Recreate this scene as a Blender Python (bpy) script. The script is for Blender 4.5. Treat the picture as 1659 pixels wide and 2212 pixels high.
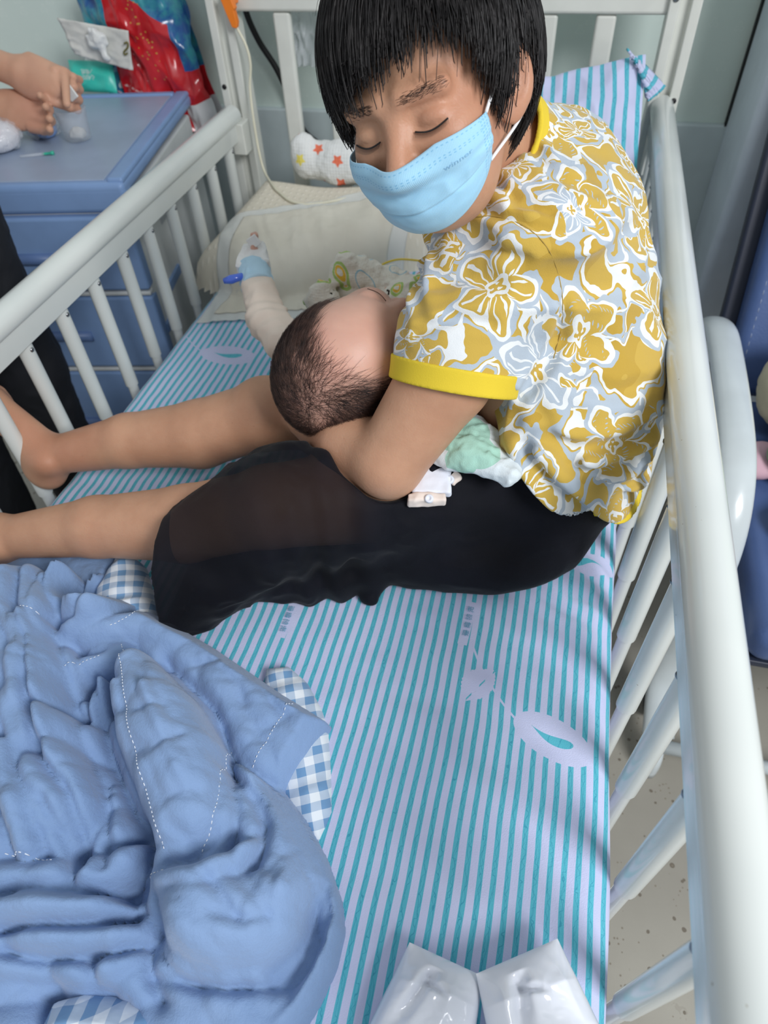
import bpy, bmesh, math, random
import numpy as np
from mathutils import Vector, Matrix
rng = np.random.default_rng(7)
random.seed(7)
for o in list(bpy.data.objects): bpy.data.objects.remove(o)
SC = bpy.context.scene
COL = SC.collection

# ------------------------------------------------------------------ camera
ZM = 0.58                                   # mattress top above the floor
CAM = np.array([0.0, 0.0, ZM + 0.78])
FPX = 1456.0
_Y = np.array([526, -1618, FPX]); _Y /= np.linalg.norm(_Y)
_D = np.array([78, 1336, FPX]); _D /= np.linalg.norm(_D)
_X = np.cross(_D, _Y); _X /= np.linalg.norm(_X)
_D = np.cross(_Y, _X)
RC = np.stack([_X, _Y, -_D])                # columns: camera right, down, forward in the room
cam_d = bpy.data.cameras.new('camera'); cam = bpy.data.objects.new('camera', cam_d); COL.objects.link(cam)
cam_d.sensor_fit = 'VERTICAL'; cam_d.sensor_height = 36; cam_d.sensor_width = 27; cam_d.lens = FPX / 2212 * 36
cam_d.clip_start = 0.02
cam.matrix_world = Matrix([[RC[i, 0], -RC[i, 1], -RC[i, 2], CAM[i]] for i in range(3)] + [[0, 0, 0, 1]])
cam_d.dof.use_dof = True; cam_d.dof.focus_distance = 0.74; cam_d.dof.aperture_fstop = 5.6
SC.camera = cam

# ------------------------------------------------------------------ light
w = bpy.data.worlds.new('world'); SC.world = w; w.use_nodes = True
w.node_tree.nodes['Background'].inputs[0].default_value = (0.90, 0.95, 1.0, 1)
w.node_tree.nodes['Background'].inputs[1].default_value = 0.54
ld = bpy.data.lights.new('window_light', 'AREA'); ld.shape = 'RECTANGLE'; ld.size = 1.05; ld.size_y = 1.0
ld.energy = 84; ld.color = (0.97, 0.98, 1.0)
lo = bpy.data.objects.new('window_light', ld); COL.objects.link(lo)
lo.location = (1.80, -0.90, 2.75)
lo.rotation_euler = (Vector((-0.05, 0.75, ZM)) - Vector(lo.location)).to_track_quat('-Z', 'Y').to_euler()
SC.view_settings.view_transform = 'Standard'; SC.view_settings.look = 'None'
SC.view_settings.gamma = 1; SC.view_settings.exposure = 0.0
SC.view_settings.use_curve_mapping = False

# ------------------------------------------------------------------ measuring helpers
def V(*a): return np.array(a, float)
def ray(px, py): return RC @ np.array([px - 829.5, py - 1106, FPX])
def W(px, py, z=0.0):                        # point at height z above the mattress
    r = ray(px, py); return CAM + r * ((ZM + z - CAM[2]) / r[2])
def WZ(px, py, z):                           # point at height z above the floor
    return W(px, py, z - ZM)
def WY(px, py, y):
    r = ray(px, py); return CAM + r * ((y - CAM[1]) / r[1])
def WX(px, py, x):
    r = ray(px, py); return CAM + r * ((x - CAM[0]) / r[0])
def WD(px, py, d): return CAM + ray(px, py) / FPX * d
def nrm(v): v = np.asarray(v, float); return v / np.linalg.norm(v)
def lin(c):                                  # sRGB 0-255 -> linear
    return tuple(((x / 255) / 12.92 if x / 255 <= 0.04045 else ((x / 255 + 0.055) / 1.055) ** 2.4) for x in c)

# ------------------------------------------------------------------ node helpers
class E:
    def __init__(s, g, k): s.g = g; s.k = k
    def _m(s, op, *a):
        n = s.g.nt.nodes.new('ShaderNodeMath'); n.operation = op
        for i, v in enumerate((s,) + a):
            if isinstance(v, E): s.g.nt.links.new(v.k, n.inputs[i])
            else: n.inputs[i].default_value = v
        return E(s.g, n.outputs[0])
    def __add__(s, o): return s._m('ADD', o)
    def __sub__(s, o): return s._m('SUBTRACT', o)
    def __mul__(s, o): return s._m('MULTIPLY', o)
    def __truediv__(s, o): return s._m('DIVIDE', o)
    __radd__ = __add__; __rmul__ = __mul__
    def __rsub__(s, o): return (s * -1) + o
    def sin(s): return s._m('SINE')
    def cos(s): return s._m('COSINE')
    def abs(s): return s._m('ABSOLUTE')
    def sqrt(s): return s._m('SQRT')
    def frac(s): return s._m('FRACT')
    def lt(s, o): return s._m('LESS_THAN', o)
    def gt(s, o): return s._m('GREATER_THAN', o)
    def mx(s, o): return s._m('MAXIMUM', o)
    def mn(s, o): return s._m('MINIMUM', o)
    def atan2(s, o): return s._m('ARCTAN2', o)
    def pw(s, o): return s._m('POWER', o)
    def ramp(s, a, b):                       # smooth 0..1 between a and b
        n = s.g.nt.nodes.new('ShaderNodeMapRange'); n.interpolation_type = 'SMOOTHSTEP'
        s.g.nt.links.new(s.k, n.inputs[0]); n.inputs[1].default_value = a; n.inputs[2].default_value = b
        return E(s.g, n.outputs[0])
class G:
    def __init__(s, name):
        s.m = bpy.data.materials.new(name); s.m.use_nodes = True; s.nt = s.m.node_tree
        s.b = s.nt.nodes['Principled BSDF']
        geo = s.nt.nodes.new('ShaderNodeNewGeometry'); s.pos = E(s, geo.outputs['Position']); s.geo = geo
        sp = s.nt.nodes.new('ShaderNodeSeparateXYZ'); s.nt.links.new(geo.outputs['Position'], sp.inputs[0])
        s.x, s.y, s.z = (E(s, sp.outputs[i]) for i in range(3))
    def vec(s, x, y, z=0.0):
        n = s.nt.nodes.new('ShaderNodeCombineXYZ')
        for i, v in enumerate((x, y, z)):
            if isinstance(v, E): s.nt.links.new(v.k, n.inputs[i])
            else: n.inputs[i].default_value = v
        return E(s, n.outputs[0])
    def uv(s):
        n = s.nt.nodes.new('ShaderNodeUVMap'); sp = s.nt.nodes.new('ShaderNodeSeparateXYZ')
        s.nt.links.new(n.outputs[0], sp.inputs[0]); return E(s, sp.outputs[0]), E(s, sp.outputs[1])
    def attr(s, name):
        n = s.nt.nodes.new('ShaderNodeAttribute'); n.attribute_name = name; return E(s, n.outputs['Fac'])
    def noise(s, scale, detail=2, vec=None, rough=0.5, dim='3D'):
        n = s.nt.nodes.new('ShaderNodeTexNoise'); n.noise_dimensions = dim
        s.nt.links.new((vec or s.pos).k, n.inputs['Vector'])
        n.inputs['Scale'].default_value = scale; n.inputs['Detail'].default_value = detail; n.inputs['Roughness'].default_value = rough
        return E(s, n.outputs['Fac'])
    def vor(s, scale, vec=None, dim='3D', feature='F1', rnd=1.0):
        n = s.nt.nodes.new('ShaderNodeTexVoronoi'); n.voronoi_dimensions = dim; n.feature = feature
        s.nt.links.new((vec or s.pos).k, n.inputs['Vector']); n.inputs['Scale'].default_value = scale
        n.inputs['Randomness'].default_value = rnd
        return n
    def mix(s, fac, a, b):
        n = s.nt.nodes.new('ShaderNodeMix'); n.data_type = 'RGBA'
        for i, v in ((0, fac), (6, a), (7, b)):
            if isinstance(v, E): s.nt.links.new(v.k, n.inputs[i])
            elif i == 0: n.inputs[0].default_value = v
            else: n.inputs[i].default_value = tuple(v) + ((1,) if len(v) == 3 else ())
        return E(s, n.outputs[2])
    def out(s, col=None, rough=0.5, bump=None, metal=0, spec=0.5, sss=0, sssr=(1, .35, .2), sheen=0, coat=0, trans=0, alpha=None, ior=1.45, sscale=0.004):
        b = s.b
        def st(k, v):
            if isinstance(v, E): s.nt.links.new(v.k, b.inputs[k])
            else: b.inputs[k].default_value = v
        if col is not None: st('Base Color', col if isinstance(col, E) else tuple(col) + (1,))
        st('Roughness', rough); st('Metallic', metal); st('Specular IOR Level', spec); st('IOR', ior)
        if sss:
            st('Subsurface Weight', sss); b.inputs['Subsurface Radius'].default_value = sssr; b.inputs['Subsurface Scale'].default_value = sscale
        if sheen: st('Sheen Weight', sheen); st('Sheen Roughness', 0.5)
        if coat: st('Coat Weight', coat); st('Coat Roughness', 0.08)
        if trans: st('Transmission Weight', trans)
        if alpha is not None: st('Alpha', alpha)
        if bump:
            n = s.nt.nodes.new('ShaderNodeBump'); s.nt.links.new(bump[0].k, n.inputs['Height'])
            n.inputs['Strength'].default_value = bump[1]; n.inputs['Distance'].default_value = bump[2]
            s.nt.links.new(n.outputs[0], b.inputs['Normal'])
        return s.m
def plain(name, srgb, rough=0.5, var=0.04, nscale=14, bumpd=0.0, bscale=300, **k):
    g = G(name); c = lin(srgb)
    f = g.noise(nscale, 3)
    col = g.mix(f.ramp(0.3, 0.7), tuple(x * (1 - var) for x in c), tuple(min(1, x * (1 + var)) for x in c))
    bp = (g.noise(bscale, 2), 0.5, bumpd) if bumpd else None
    return g.out(col, rough, bump=bp, **k)

# ------------------------------------------------------------------ object helpers
OFF = {}
def tag(o, label=None, cat=None, group=None, kind=None):
    for k, v in (('label', label), ('category', cat), ('group', group), ('kind', kind)):
        if v: o[k] = v
    return o
def empty(name, loc, label, cat, group=None):
    o = bpy.data.objects.new(name, None); COL.objects.link(o); o.location = tuple(loc); o.empty_display_size = 0.05
    OFF[o.name] = np.array(loc, float)
    return tag(o, label, cat, group)
def mk(name, verts, faces, mat, parent=None, base=None, smooth=True, uv=None, attrs=None):
    v = np.asarray(verts, float)
    off = OFF[parent.name] if parent is not None else (np.array(base, float) if base is not None else v.mean(0) * V(1, 1, 0) + V(0, 0, v[:, 2].min()))
    me = bpy.data.meshes.new(name)
    if isinstance(faces, np.ndarray) and faces.ndim == 2:
        n = faces.shape[1]; m = len(faces)
        me.vertices.add(len(v)); me.vertices.foreach_set('co', (v - off).astype(np.float32).ravel())
        me.loops.add(m * n); me.loops.foreach_set('vertex_index', faces.astype(np.int32).ravel())
        me.polygons.add(m); me.polygons.foreach_set('loop_start', np.arange(m, dtype=np.int32) * n)
        me.update(calc_edges=True); me.validate()
    else:
        me.from_pydata([tuple(a) for a in (v - off)], [], [tuple(int(i) for i in f) for f in faces])
    me.polygons.foreach_set('use_smooth', np.full(len(me.polygons), smooth)); me.update()
    if uv is not None:
        lay = me.uv_layers.new(name='UVMap'); idx = np.empty(len(me.loops), np.int32); me.loops.foreach_get('vertex_index', idx)
        lay.data.foreach_set('uv', np.asarray(uv, np.float32)[idx].ravel())
    for k, a in (attrs or {}).items():
        at = me.attributes.new(k, 'FLOAT', 'POINT'); at.data.foreach_set('value', np.asarray(a, np.float32))
    if mat: me.materials.append(mat)
    o = bpy.data.objects.new(name, me); COL.objects.link(o)
    if parent is not None:
        o.parent = parent; OFF[o.name] = OFF[parent.name]
    else:
        o.location = tuple(off); OFF[o.name] = off
    return o
def subpart(name, verts, faces, mat, part, **k):   # child of a part mesh (part sits at its thing's origin)
    return mk(name, verts, faces, mat, parent=part, **k)
def solid(o, t, off=-1):
    m = o.modifiers.new('thick', 'SOLIDIFY'); m.thickness = t; m.offset = off; return o
def bevel(o, wd, seg=2, ang=40):
    m = o.modifiers.new('bev', 'BEVEL'); m.width = wd; m.segments = seg; m.limit_method = 'ANGLE'; m.angle_limit = math.radians(ang)
    o.data.polygons.foreach_set('use_smooth', np.full(len(o.data.polygons), True)); 
    wn = o.modifiers.new('wn', 'WEIGHTED_NORMAL'); return o
def cat(*ms):
    vs, fs, n = [], [], 0
    for v, f in ms:
        vs.append(np.asarray(v, float)); fs += [[i + n for i in q] for q in (f.tolist() if isinstance(f, np.ndarray) else f)]; n += len(v)
    return np.concatenate(vs), fs
def box(c, s, rz=0, M=None):
    c = V(*c); h = V(*s) / 2
    v = np.array([[x, y, z] for x in (-1, 1) for y in (-1, 1) for z in (-1, 1)], float) * h
    if rz: cz, sz = math.cos(rz), math.sin(rz); v = v @ np.array([[cz, sz, 0], [-sz, cz, 0], [0, 0, 1]])
    if M is not None: v = v @ np.asarray(M)
    return v + c, [[0, 1, 3, 2], [4, 6, 7, 5], [0, 4, 5, 1], [2, 3, 7, 6], [0, 2, 6, 4], [1, 5, 7, 3]]
def frames(pts):
    pts = np.asarray(pts, float); t = np.gradient(pts, axis=0); t /= np.linalg.norm(t, axis=1)[:, None] + 1e-12
    n0 = np.cross(t[0], [0, 0, 1.0]);
    if np.linalg.norm(n0) < 1e-3: n0 = np.cross(t[0], [0, 1.0, 0])
    n = nrm(n0); N = []
    for k in range(len(pts)):
        n = n - t[k] * (n @ t[k]); n = nrm(n); N.append(n)
    N = np.array(N); return t, N, np.cross(t, N)
def tube(pts, r, seg=10, caps=True, sx=1.0, sy=1.0):
    pts = np.asarray(pts, float); r = np.broadcast_to(np.asarray(r, float), (len(pts),))
    t, N, B = frames(pts); a = np.linspace(0, 2 * np.pi, seg, endpoint=False)
    v = (pts[:, None] + (N[:, None] * np.cos(a)[None, :, None] * sx + B[:, None] * np.sin(a)[None, :, None] * sy) * r[:, None, None]).reshape(-1, 3)
    f = [[i * seg + j, (i + 1) * seg + j, (i + 1) * seg + (j + 1) % seg, i * seg + (j + 1) % seg] for i in range(len(pts) - 1) for j in range(seg)]
    if caps: f += [list(range(seg)), [(len(pts) - 1) * seg + j for j in range(seg)][::-1]]
    return v, f
def spline(pts, n=24):
    p = np.asarray(pts, float); m = len(p)
    if m == 2: return p[0] + (p[1] - p[0]) * np.linspace(0, 1, n)[:, None]
    q = np.concatenate([[2 * p[0] - p[1]], p, [2 * p[-1] - p[-2]]]); u = np.linspace(0, m - 1, n); out = []
    for x in u:
        i = min(int(x), m - 2); t = x - i; a, b, c, d = q[i:i + 4]
        out.append(0.5 * (2 * b + (c - a) * t + (2 * a - 5 * b + 4 * c - d) * t * t + (3 * b - a - 3 * c + d) * t ** 3))
    return np.array(out)
def lathe(c, prof, seg=28, axis=None):
    c = V(*c); a = np.linspace(0, 2 * np.pi, seg, endpoint=False); v = []
    for r, z in prof: v += [[r * math.cos(x), r * math.sin(x), z] for x in a]
    v = np.array(v)
    if axis is not None:
        z = nrm(axis); x = nrm(np.cross(z, [0.3, 1, 0.2])); v = v @ np.stack([x, np.cross(z, x), z])
    f = [[i * seg + j, i * seg + (j + 1) % seg, (i + 1) * seg + (j + 1) % seg, (i + 1) * seg + j] for i in range(len(prof) - 1) for j in range(seg)]
    return v + c, f
def extrude(poly2, y0, y1, plane='xz'):      # closed outline (x,z) pulled along y
    n = len(poly2); p = np.asarray(poly2, float)
    def put(a, b, d): return {'xz': [a, d, b], 'yz': [d, a, b], 'xy': [a, b, d]}[plane]
    v = [put(a, b, y0) for a, b in p] + [put(a, b, y1) for a, b in p]
    return np.array(v), [[i, (i + 1) % n, n + (i + 1) % n, n + i] for i in range(n)] + [list(range(n))[::-1], list(range(n, 2 * n))]
def grid_faces(nu, nv, closed=False):
    i, j = np.meshgrid(np.arange(nu - 1), np.arange(nv - (0 if closed else 1)), indexing='ij')
    a = i * nv + j; b = i * nv + (j + 1) % nv; c = (i + 1) * nv + (j + 1) % nv; d = (i + 1) * nv + j
    return np.stack([a, d, c, b], -1).reshape(-1, 4)

# ------------------------------------------------------------------ value noise in numpy
_LAT = rng.random((32, 32, 32)).astype(np.float32)
def vn(p, s=1.0, seed=0.0):
    q = np.asarray(p, float) * s + seed * 7.31; i = np.floor(q).astype(int); t = q - i; t = t * t * (3 - 2 * t); i &= 31; j = (i + 1) & 31
    L = _LAT; x, y, z = t[..., 0], t[..., 1], t[..., 2]
    def g(a, b, c): return L[a, b, c]
    c00 = g(i[..., 0], i[..., 1], i[..., 2]) * (1 - x) + g(j[..., 0], i[..., 1], i[..., 2]) * x
    c10 = g(i[..., 0], j[..., 1], i[..., 2]) * (1 - x) + g(j[..., 0], j[..., 1], i[..., 2]) * x
    c01 = g(i[..., 0], i[..., 1], j[..., 2]) * (1 - x) + g(j[..., 0], i[..., 1], j[..., 2]) * x
    c11 = g(i[..., 0], j[..., 1], j[..., 2]) * (1 - x) + g(j[..., 0], j[..., 1], j[..., 2]) * x
    return ((c00 * (1 - y) + c10 * y) * (1 - z) + (c01 * (1 - y) + c11 * y) * z) * 2 - 1
def wrinkle(p, s, seed=0.0):                 # sharp-crested folds
    return 1 - 2 * np.abs(vn(p, s, seed) + 0.4 * vn(p, s * 2.1, seed + 3))

# ------------------------------------------------------------------ implicit surfaces
def cap(p, a, b, ra, rb):
    a = V(*a); b = V(*b); ab = b - a; t = np.clip(((p - a) @ ab) / (ab @ ab), 0, 1)
    return np.linalg.norm(p - a - t[:, None] * ab, axis=1) - (ra + (rb - ra) * t)
def ell(p, c, r, M=None):
    q = p - V(*c); r = V(*r)
    if M is not None: q = q @ np.asarray(M).T
    k0 = np.linalg.norm(q / r, axis=1); k1 = np.linalg.norm(q / (r * r), axis=1)
    return k0 * (k0 - 1) / (k1 + 1e-9)
def rbox(p, c, h, r, M=None):
    q = p - V(*c)
    if M is not None: q = q @ np.asarray(M).T
    q = np.abs(q) - (V(*h) - r)
    return np.linalg.norm(np.maximum(q, 0), axis=1) + np.minimum(q.max(1), 0) - r
def smin(a, b, k):
    h = np.clip(0.5 + 0.5 * (b - a) / k, 0, 1); return b * (1 - h) + a * h - k * h * (1 - h)
def smax(a, b, k): return -smin(-a, -b, k)
def near(p, c, r, fn, pad=0.03):
    """evaluate fn only close to c; elsewhere a safe positive distance"""
    dc = np.linalg.norm(p - np.asarray(c, float), axis=1); out = dc - r + pad; m = dc < r
    if m.any(): out[m] = fn(p[m])
    return out
def chain(p, pts, rs, k=0.01):
    d = cap(p, pts[0], pts[1], rs[0], rs[1])
    for i in range(1, len(pts) - 1): d = smin(d, cap(p, pts[i], pts[i + 1], rs[i], rs[i + 1]), k)
    return d
def halfspace(p, o, n): return (p - V(*o)) @ nrm(n)     # negative behind the plane
def hit(f, px, py, t0=0.35, t1=1.6):            # where the sight line through a picture point meets a surface
    r = ray(px, py) / FPX; t = np.linspace(t0, t1, 700); d = f(CAM + r * t[:, None]); i = int(np.argmax(d < 0))
    return CAM + r * t[i]
def isosurf(f, lo, hi, h, proj=2, lip=1.35):
    lo = V(*lo); hi = V(*hi); lv = 4; H = h * 2 ** lv
    n = np.ceil((hi - lo) / H).astype(int)
    c = np.stack(np.meshgrid(*[np.arange(k) for k in n], indexing='ij'), -1).reshape(-1, 3)
    for l in range(lv, -1, -1):
        s = h * 2 ** l
        d = f(lo + (c + 0.5) * s); c = c[np.abs(d) < s * 0.87 * lip + 0.0005]
        if l:
            c = (c[:, None] * 2 + np.array([[x, y, z] for x in (0, 1) for y in (0, 1) for z in (0, 1)])[None]).reshape(-1, 3)
    S = 1 << 14
    def code(a): return (a[:, 0].astype(np.int64) * S + a[:, 1]) * S + a[:, 2]
    c = c + 1                                            # keep codes of neighbours positive
    cc = code(c); o = np.argsort(cc); cc = cc[o]; c = c[o]
    off = np.array([[x, y, z] for x in (0, 1) for y in (0, 1) for z in (0, 1)])
    cor = (c[:, None] + off[None]).reshape(-1, 3); kc = code(cor)
    uk, inv = np.unique(kc, return_inverse=True)
    first = np.zeros(len(uk), np.int64); first[inv] = np.arange(len(kc)); up = cor[first]
    val = f(lo + (up - 1) * h)
    cv = val[inv].reshape(-1, 8); cp = (lo + (up - 1) * h)[inv].reshape(-1, 8, 3)
    acc = np.zeros((len(c), 3)); cnt = np.zeros(len(c))
    for a in range(8):
        for b in range(a + 1, 8):
            if bin(a ^ b).count('1') != 1: continue
            m = (cv[:, a] < 0) != (cv[:, b] < 0); t = cv[m, a] / (cv[m, a] - cv[m, b])
            acc[m] += cp[m, a] + (cp[m, b] - cp[m, a]) * t[:, None]; cnt[m] += 1
    vi = -np.ones(len(c), int); act = cnt > 0; vi[act] = np.arange(act.sum()); P = acc[act] / cnt[act][:, None]
    quads = []
    for ax in range(3):
        e = np.zeros(3, int); e[ax] = 1; k2 = code(up + e); j = np.searchsorted(uk, k2); j = np.minimum(j, len(uk) - 1)
        ok = (uk[j] == k2) & ((val < 0) != (val[j] < 0)); b1 = np.roll(e, 1); b2 = np.roll(e, 2)
        A = up[ok]; ins = val[ok] < 0; ids = []
        for d in (0 * e, b1, b1 + b2, b2):
            q = code(A - d); jj = np.minimum(np.searchsorted(cc, q), len(cc) - 1)
            ids.append(np.where(cc[jj] == q, vi[jj], -1))
        Q = np.stack(ids, 1); g = (Q >= 0).all(1); Q = Q[g]; ins = ins[g]
        Q[ins] = Q[ins][:, ::-1]; quads.append(Q[:, ::-1])
    for _ in range(proj):
        d = f(P); e = h * 0.3
        gr = np.stack([f(P + V(*(e if i == a else 0 for i in range(3)))) - d for a in range(3)], 1) / e
        P = P - np.clip(d, -h, h)[:, None] * gr / (np.sum(gr * gr, 1)[:, None] + 1e-6) * 0.8
    return P, np.concatenate(quads)

# ================================================================== setting
YW = 1.90                                     # back wall
YH = 1.69                                     # headboard
ZL = WY(1450, 262, YW)[2]                     # ledge of the wall covering
def struct(name, m, mat, label=None, **k):
    o = mk(name, m[0], m[1], mat, **k); return tag(o, label, None, None, 'structure')
g = G('speckled vinyl floor'); n1 = g.vor(42, rnd=1.0); d1 = E(g, n1.outputs['Distance'])
n2 = g.vor(95); d2 = E(g, n2.outputs['Distance'])
rad = (g.noise(30, 1) - 0.30) * 0.6
c = g.mix(g.noise(3, 4).ramp(0.3, 0.7), lin((150, 146, 136)), lin((166, 162, 151)))
c = g.mix(d1.lt(rad.mn(0.21)), c, lin((112, 104, 92)))
c = g.mix(d2.lt(0.16) * g.noise(13, 1).gt(0.52), c, lin((128, 120, 106)))
c = g.mix(g.noise(6, 5, rough=0.7).gt(0.66) * 0.35, c, lin((140, 134, 122)))
m_floor = g.out(c, 0.42, bump=(g.noise(120, 2), 0.15, 0.001))
struct('floor', box((0, 0.5, -0.02), (7, 7, 0.04)), m_floor, 'grey speckled vinyl floor beside the bed', smooth=False)

g = G('pale green wallpaper')
wp = g.vec(g.x, g.z, 0.0); v1 = g.vor(17, wp, '2D', rnd=0.75); ps = v1.outputs['Position']
sp = g.nt.nodes.new('ShaderNodeSeparateXYZ'); g.nt.links.new(ps, sp.inputs[0])
du = g.x - E(g, sp.outputs[0]); dv = g.z - E(g, sp.outputs[1]); rr = (du * du + dv * dv).sqrt()
th = du.atan2(dv); fl = rr.lt(0.0065 * 1.0 + 0.0) * ((th * 1.5).cos().abs().gt(0.35)); 
ed = (rr - ((th * 1.5).cos().abs() * 0.009 + 0.001)).abs().lt(0.0016)
base = g.mix(g.noise(2.5, 3).ramp(0.3, 0.7), lin((206, 221, 214)), lin((214, 227, 220)))
c = g.mix(ed * 0.55, base, lin((218, 230, 223)))
m_wall = g.out(c, 0.6, bump=(g.noise(260, 2), 0.2, 0.0006))
m_dado = plain('pale grey green dado panel', (192, 204, 206), 0.45, bumpd=0.0003)
m_black = plain('black rubber', (22, 22, 24), 0.5)
m_trim = plain('blue grey painted trim', (204, 214, 224), 0.4)
wb = struct('wall_back', box((0, YW + 0.05, ZL + 1.0), (7, 0.1, 2.0)), m_wall, 'pale green flowered wallpaper wall behind the bed', smooth=False)
wd = struct('trim_1', box((0, YW + 0.035, ZL / 2), (7, 0.1, ZL)), m_dado, 'plain pale dado panel along the foot of the wall', smooth=False)
bevel(wd, 0.006)
# projecting column at the right, with its recessed dark joint
XC = 0.353
co = struct('wall_right', box((XC + 0.5, YW - 0.135, 1.2), (1.0, 0.27, 2.4)), m_trim, 'pale blue grey projecting wall corner', smooth=False); bevel(co, 0.022, 4)
struct('trim_2', box((XC - 0.002, YW - 0.008, 1.2), (0.004, 0.012, 2.4)), m_black, 'dark joint between wallpaper and projecting corner', smooth=False)

# ================================================================== bed
g = G('cream white enamel')
c = g.mix(g.noise(5, 3).ramp(0.3, 0.7), lin((206, 211, 208)), lin((216, 220, 216)))
c = g.mix(g.noise(160, 3).gt(0.77), c, lin((150, 140, 120)))
m_enam = g.out(c, 0.24, coat=0.4)
m_enam2 = plain('flat cream headboard paint', (214, 216, 209), 0.38)
m_steel = plain('steel screw', (150, 152, 155), 0.3, metal=1.0)
XL, XR = -0.792, 0.1755
RZ = 0.285
bed = empty('hospital_bed', (-0.31, 0.6, 0), 'cream white metal children\'s hospital bed with slatted drop rails and headboard', 'bed')
zz = lambda z: ZM + z
# side rails: rounded capping tube with a flat skirt; slats and screws are their sub-parts
def rail_profile(x, s, zc):
    pts = []
    for a in np.linspace(-0.15 * np.pi, 1.15 * np.pi, 15):
        pts.append((x + 0.0235 * math.cos(a), zc + 0.022 * math.sin(a) + 0.006))
    pts += [(x - 0.017, zc - 0.006), (x - 0.017, zc - 0.042), (x - 0.013, zc - 0.046), (x + 0.013, zc - 0.046), (x + 0.017, zc - 0.042), (x + 0.017, zc - 0.006)]
    return pts
def side_rail(x, s, zc, y0, y1, ys):
    v, f = extrude(rail_profile(x, s, zc), y0, y1)
    r = mk('side_rail', v, f, m_enam, bed); bevel(r, 0.002, 2, 50)
    tag(r, 'cream white capped safety rail with slats')
    ztop, zbot = zc - 0.046, ZM - 0.36
    for y in ys:
        sl = cat(tube([(x, y, ztop + 0.01), (x, y, ZM - 0.032)], 0.0128, 16), tube([(x, y, ZM - 0.030), (x, y, zbot)], 0.0100, 14))
        o = subpart('rail_slat', sl[0], sl[1], m_enam, r); o.modifiers.new('es', 'EDGE_SPLIT').split_angle = 0.9
        sc = lathe((x - s * 0.0125, y, ztop - 0.009), [(0.0001, 0.0022), (0.0022, 0.0020), (0.0036, 0.0010), (0.0042, 0), (0.0042, -0.002)], 10, axis=(-s, 0, 0))
        subpart('screw', sc[0], sc[1], m_steel, r)
    b = extrude(rail_profile(x, s, zbot + 0.02), y0, y1); o = subpart('lower_bar', b[0], b[1], m_enam, r)
    return r
side_rail(XR, 1, zz(RZ), -0.25, YH - 0.02, [0.028 + 0.1062 * k for k in range(-2, 16)])
side_rail(XL, -1, zz(0.244), -0.25, YH - 0.045, [0.645 + 0.1045 * k for k in range(-7, 10)])
# headboard
zt = WY(900, 26, YH)[2]
for x, s in ((XL + 0.005, -1), (XR, 1)):
    prof = [(-0.030, -0.028), (0.030, -0.028), (0.030, 0.028), (0.010, 0.028), (0.010, 0.012), (-0.010, 0.012), (-0.010, 0.028), (-0.030, 0.028)]
    v, f = extrude([(x + a * s, YH - b) for a, b in prof], 0.10, 1.62, 'xy')
    p = mk('headboard_post', v, f, m_enam2, bed); bevel(p, 0.003)
    hole = lathe((x - 0.012 * s * 0 + s * 0.02, YH - 0.0285, WY(503, 180, YH)[2]), [(0.0001, 0.001), (0.0055, 0.001), (0.0055, -0.002)], 14, axis=(0, -1, 0))
    subpart('post_hole', hole[0], hole[1], m_black, p)
    sc = lathe((x - s * 0.02, YH - 0.0285, zt + 0.03), [(0.0001, 0.003), (0.004, 0.0025), (0.006, 0.001), (0.006, -0.002)], 12, axis=(0, -1, 0))
    subpart('screw', sc[0], sc[1], m_steel, p)
    br = mk('rail_bracket', *box((x + (0.012 if s < 0 else -0.0), YH - 0.05, zz(0.205)), (0.034, 0.05, 0.07)), m_enam2, bed); bevel(br, 0.004)
v, f = box(((XL + XR) / 2, YH, zt + 0.10), (XR - XL - 0.05, 0.03, 0.20)); o = mk('headboard_rail', v, f, m_enam2, bed); bevel(o, 0.008, 3)
v, f = box(((XL + XR) / 2, YH, ZM - 0.14), (XR - XL - 0.05, 0.03, 0.08)); o = mk('headboard_rail', v, f, m_enam2, bed); bevel(o, 0.008, 3)
xs0 = WY(612, 60, YH)[0]; xs1 = WY(1306, 60, YH)[0]; nsl = 7
for k in range(nsl):
    x = xs0 + (xs1 - xs0) * k / (nsl - 1)
    v, f = box((x, YH + 0.002, (zt + ZM - 0.10) / 2), (0.040, 0.020, zt - ZM + 0.10)); o = mk('headboard_slat', v, f, m_enam2, bed); bevel(o, 0.007, 3)
# deck, beams, legs, casters
v, f = box(((XL + XR) / 2, 0.70, ZM - 0.135), (XR - XL - 0.07, 1.92, 0.04)); o = mk('bed_deck', v, f, m_enam, bed); bevel(o, 0.004)
for x in (XL + 0.06, XR - 0.06):
    v, f = box((x, 0.70, ZM - 0.185), (0.04, 1.92, 0.06)); o = mk('bed_beam', v, f, m_enam, bed); bevel(o, 0.006)
for x in (XL + 0.06, XR - 0.06):
    for y in (-0.15, 1.55):
        v, f = box((x, y, 0.245), (0.045, 0.045, 0.31)); o = mk('bed_leg', v, f, m_enam, bed); bevel(o, 0.006)
        wv = lathe((x, y, 0.05), [(0.02, -0.016), (0.045, -0.016), (0.05, -0.01), (0.05, 0.01), (0.045, 0.016), (0.02, 0.016)], 20, axis=(1, 0, 0))
        subpart('caster_wheel', *wv, m_black, o)

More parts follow.
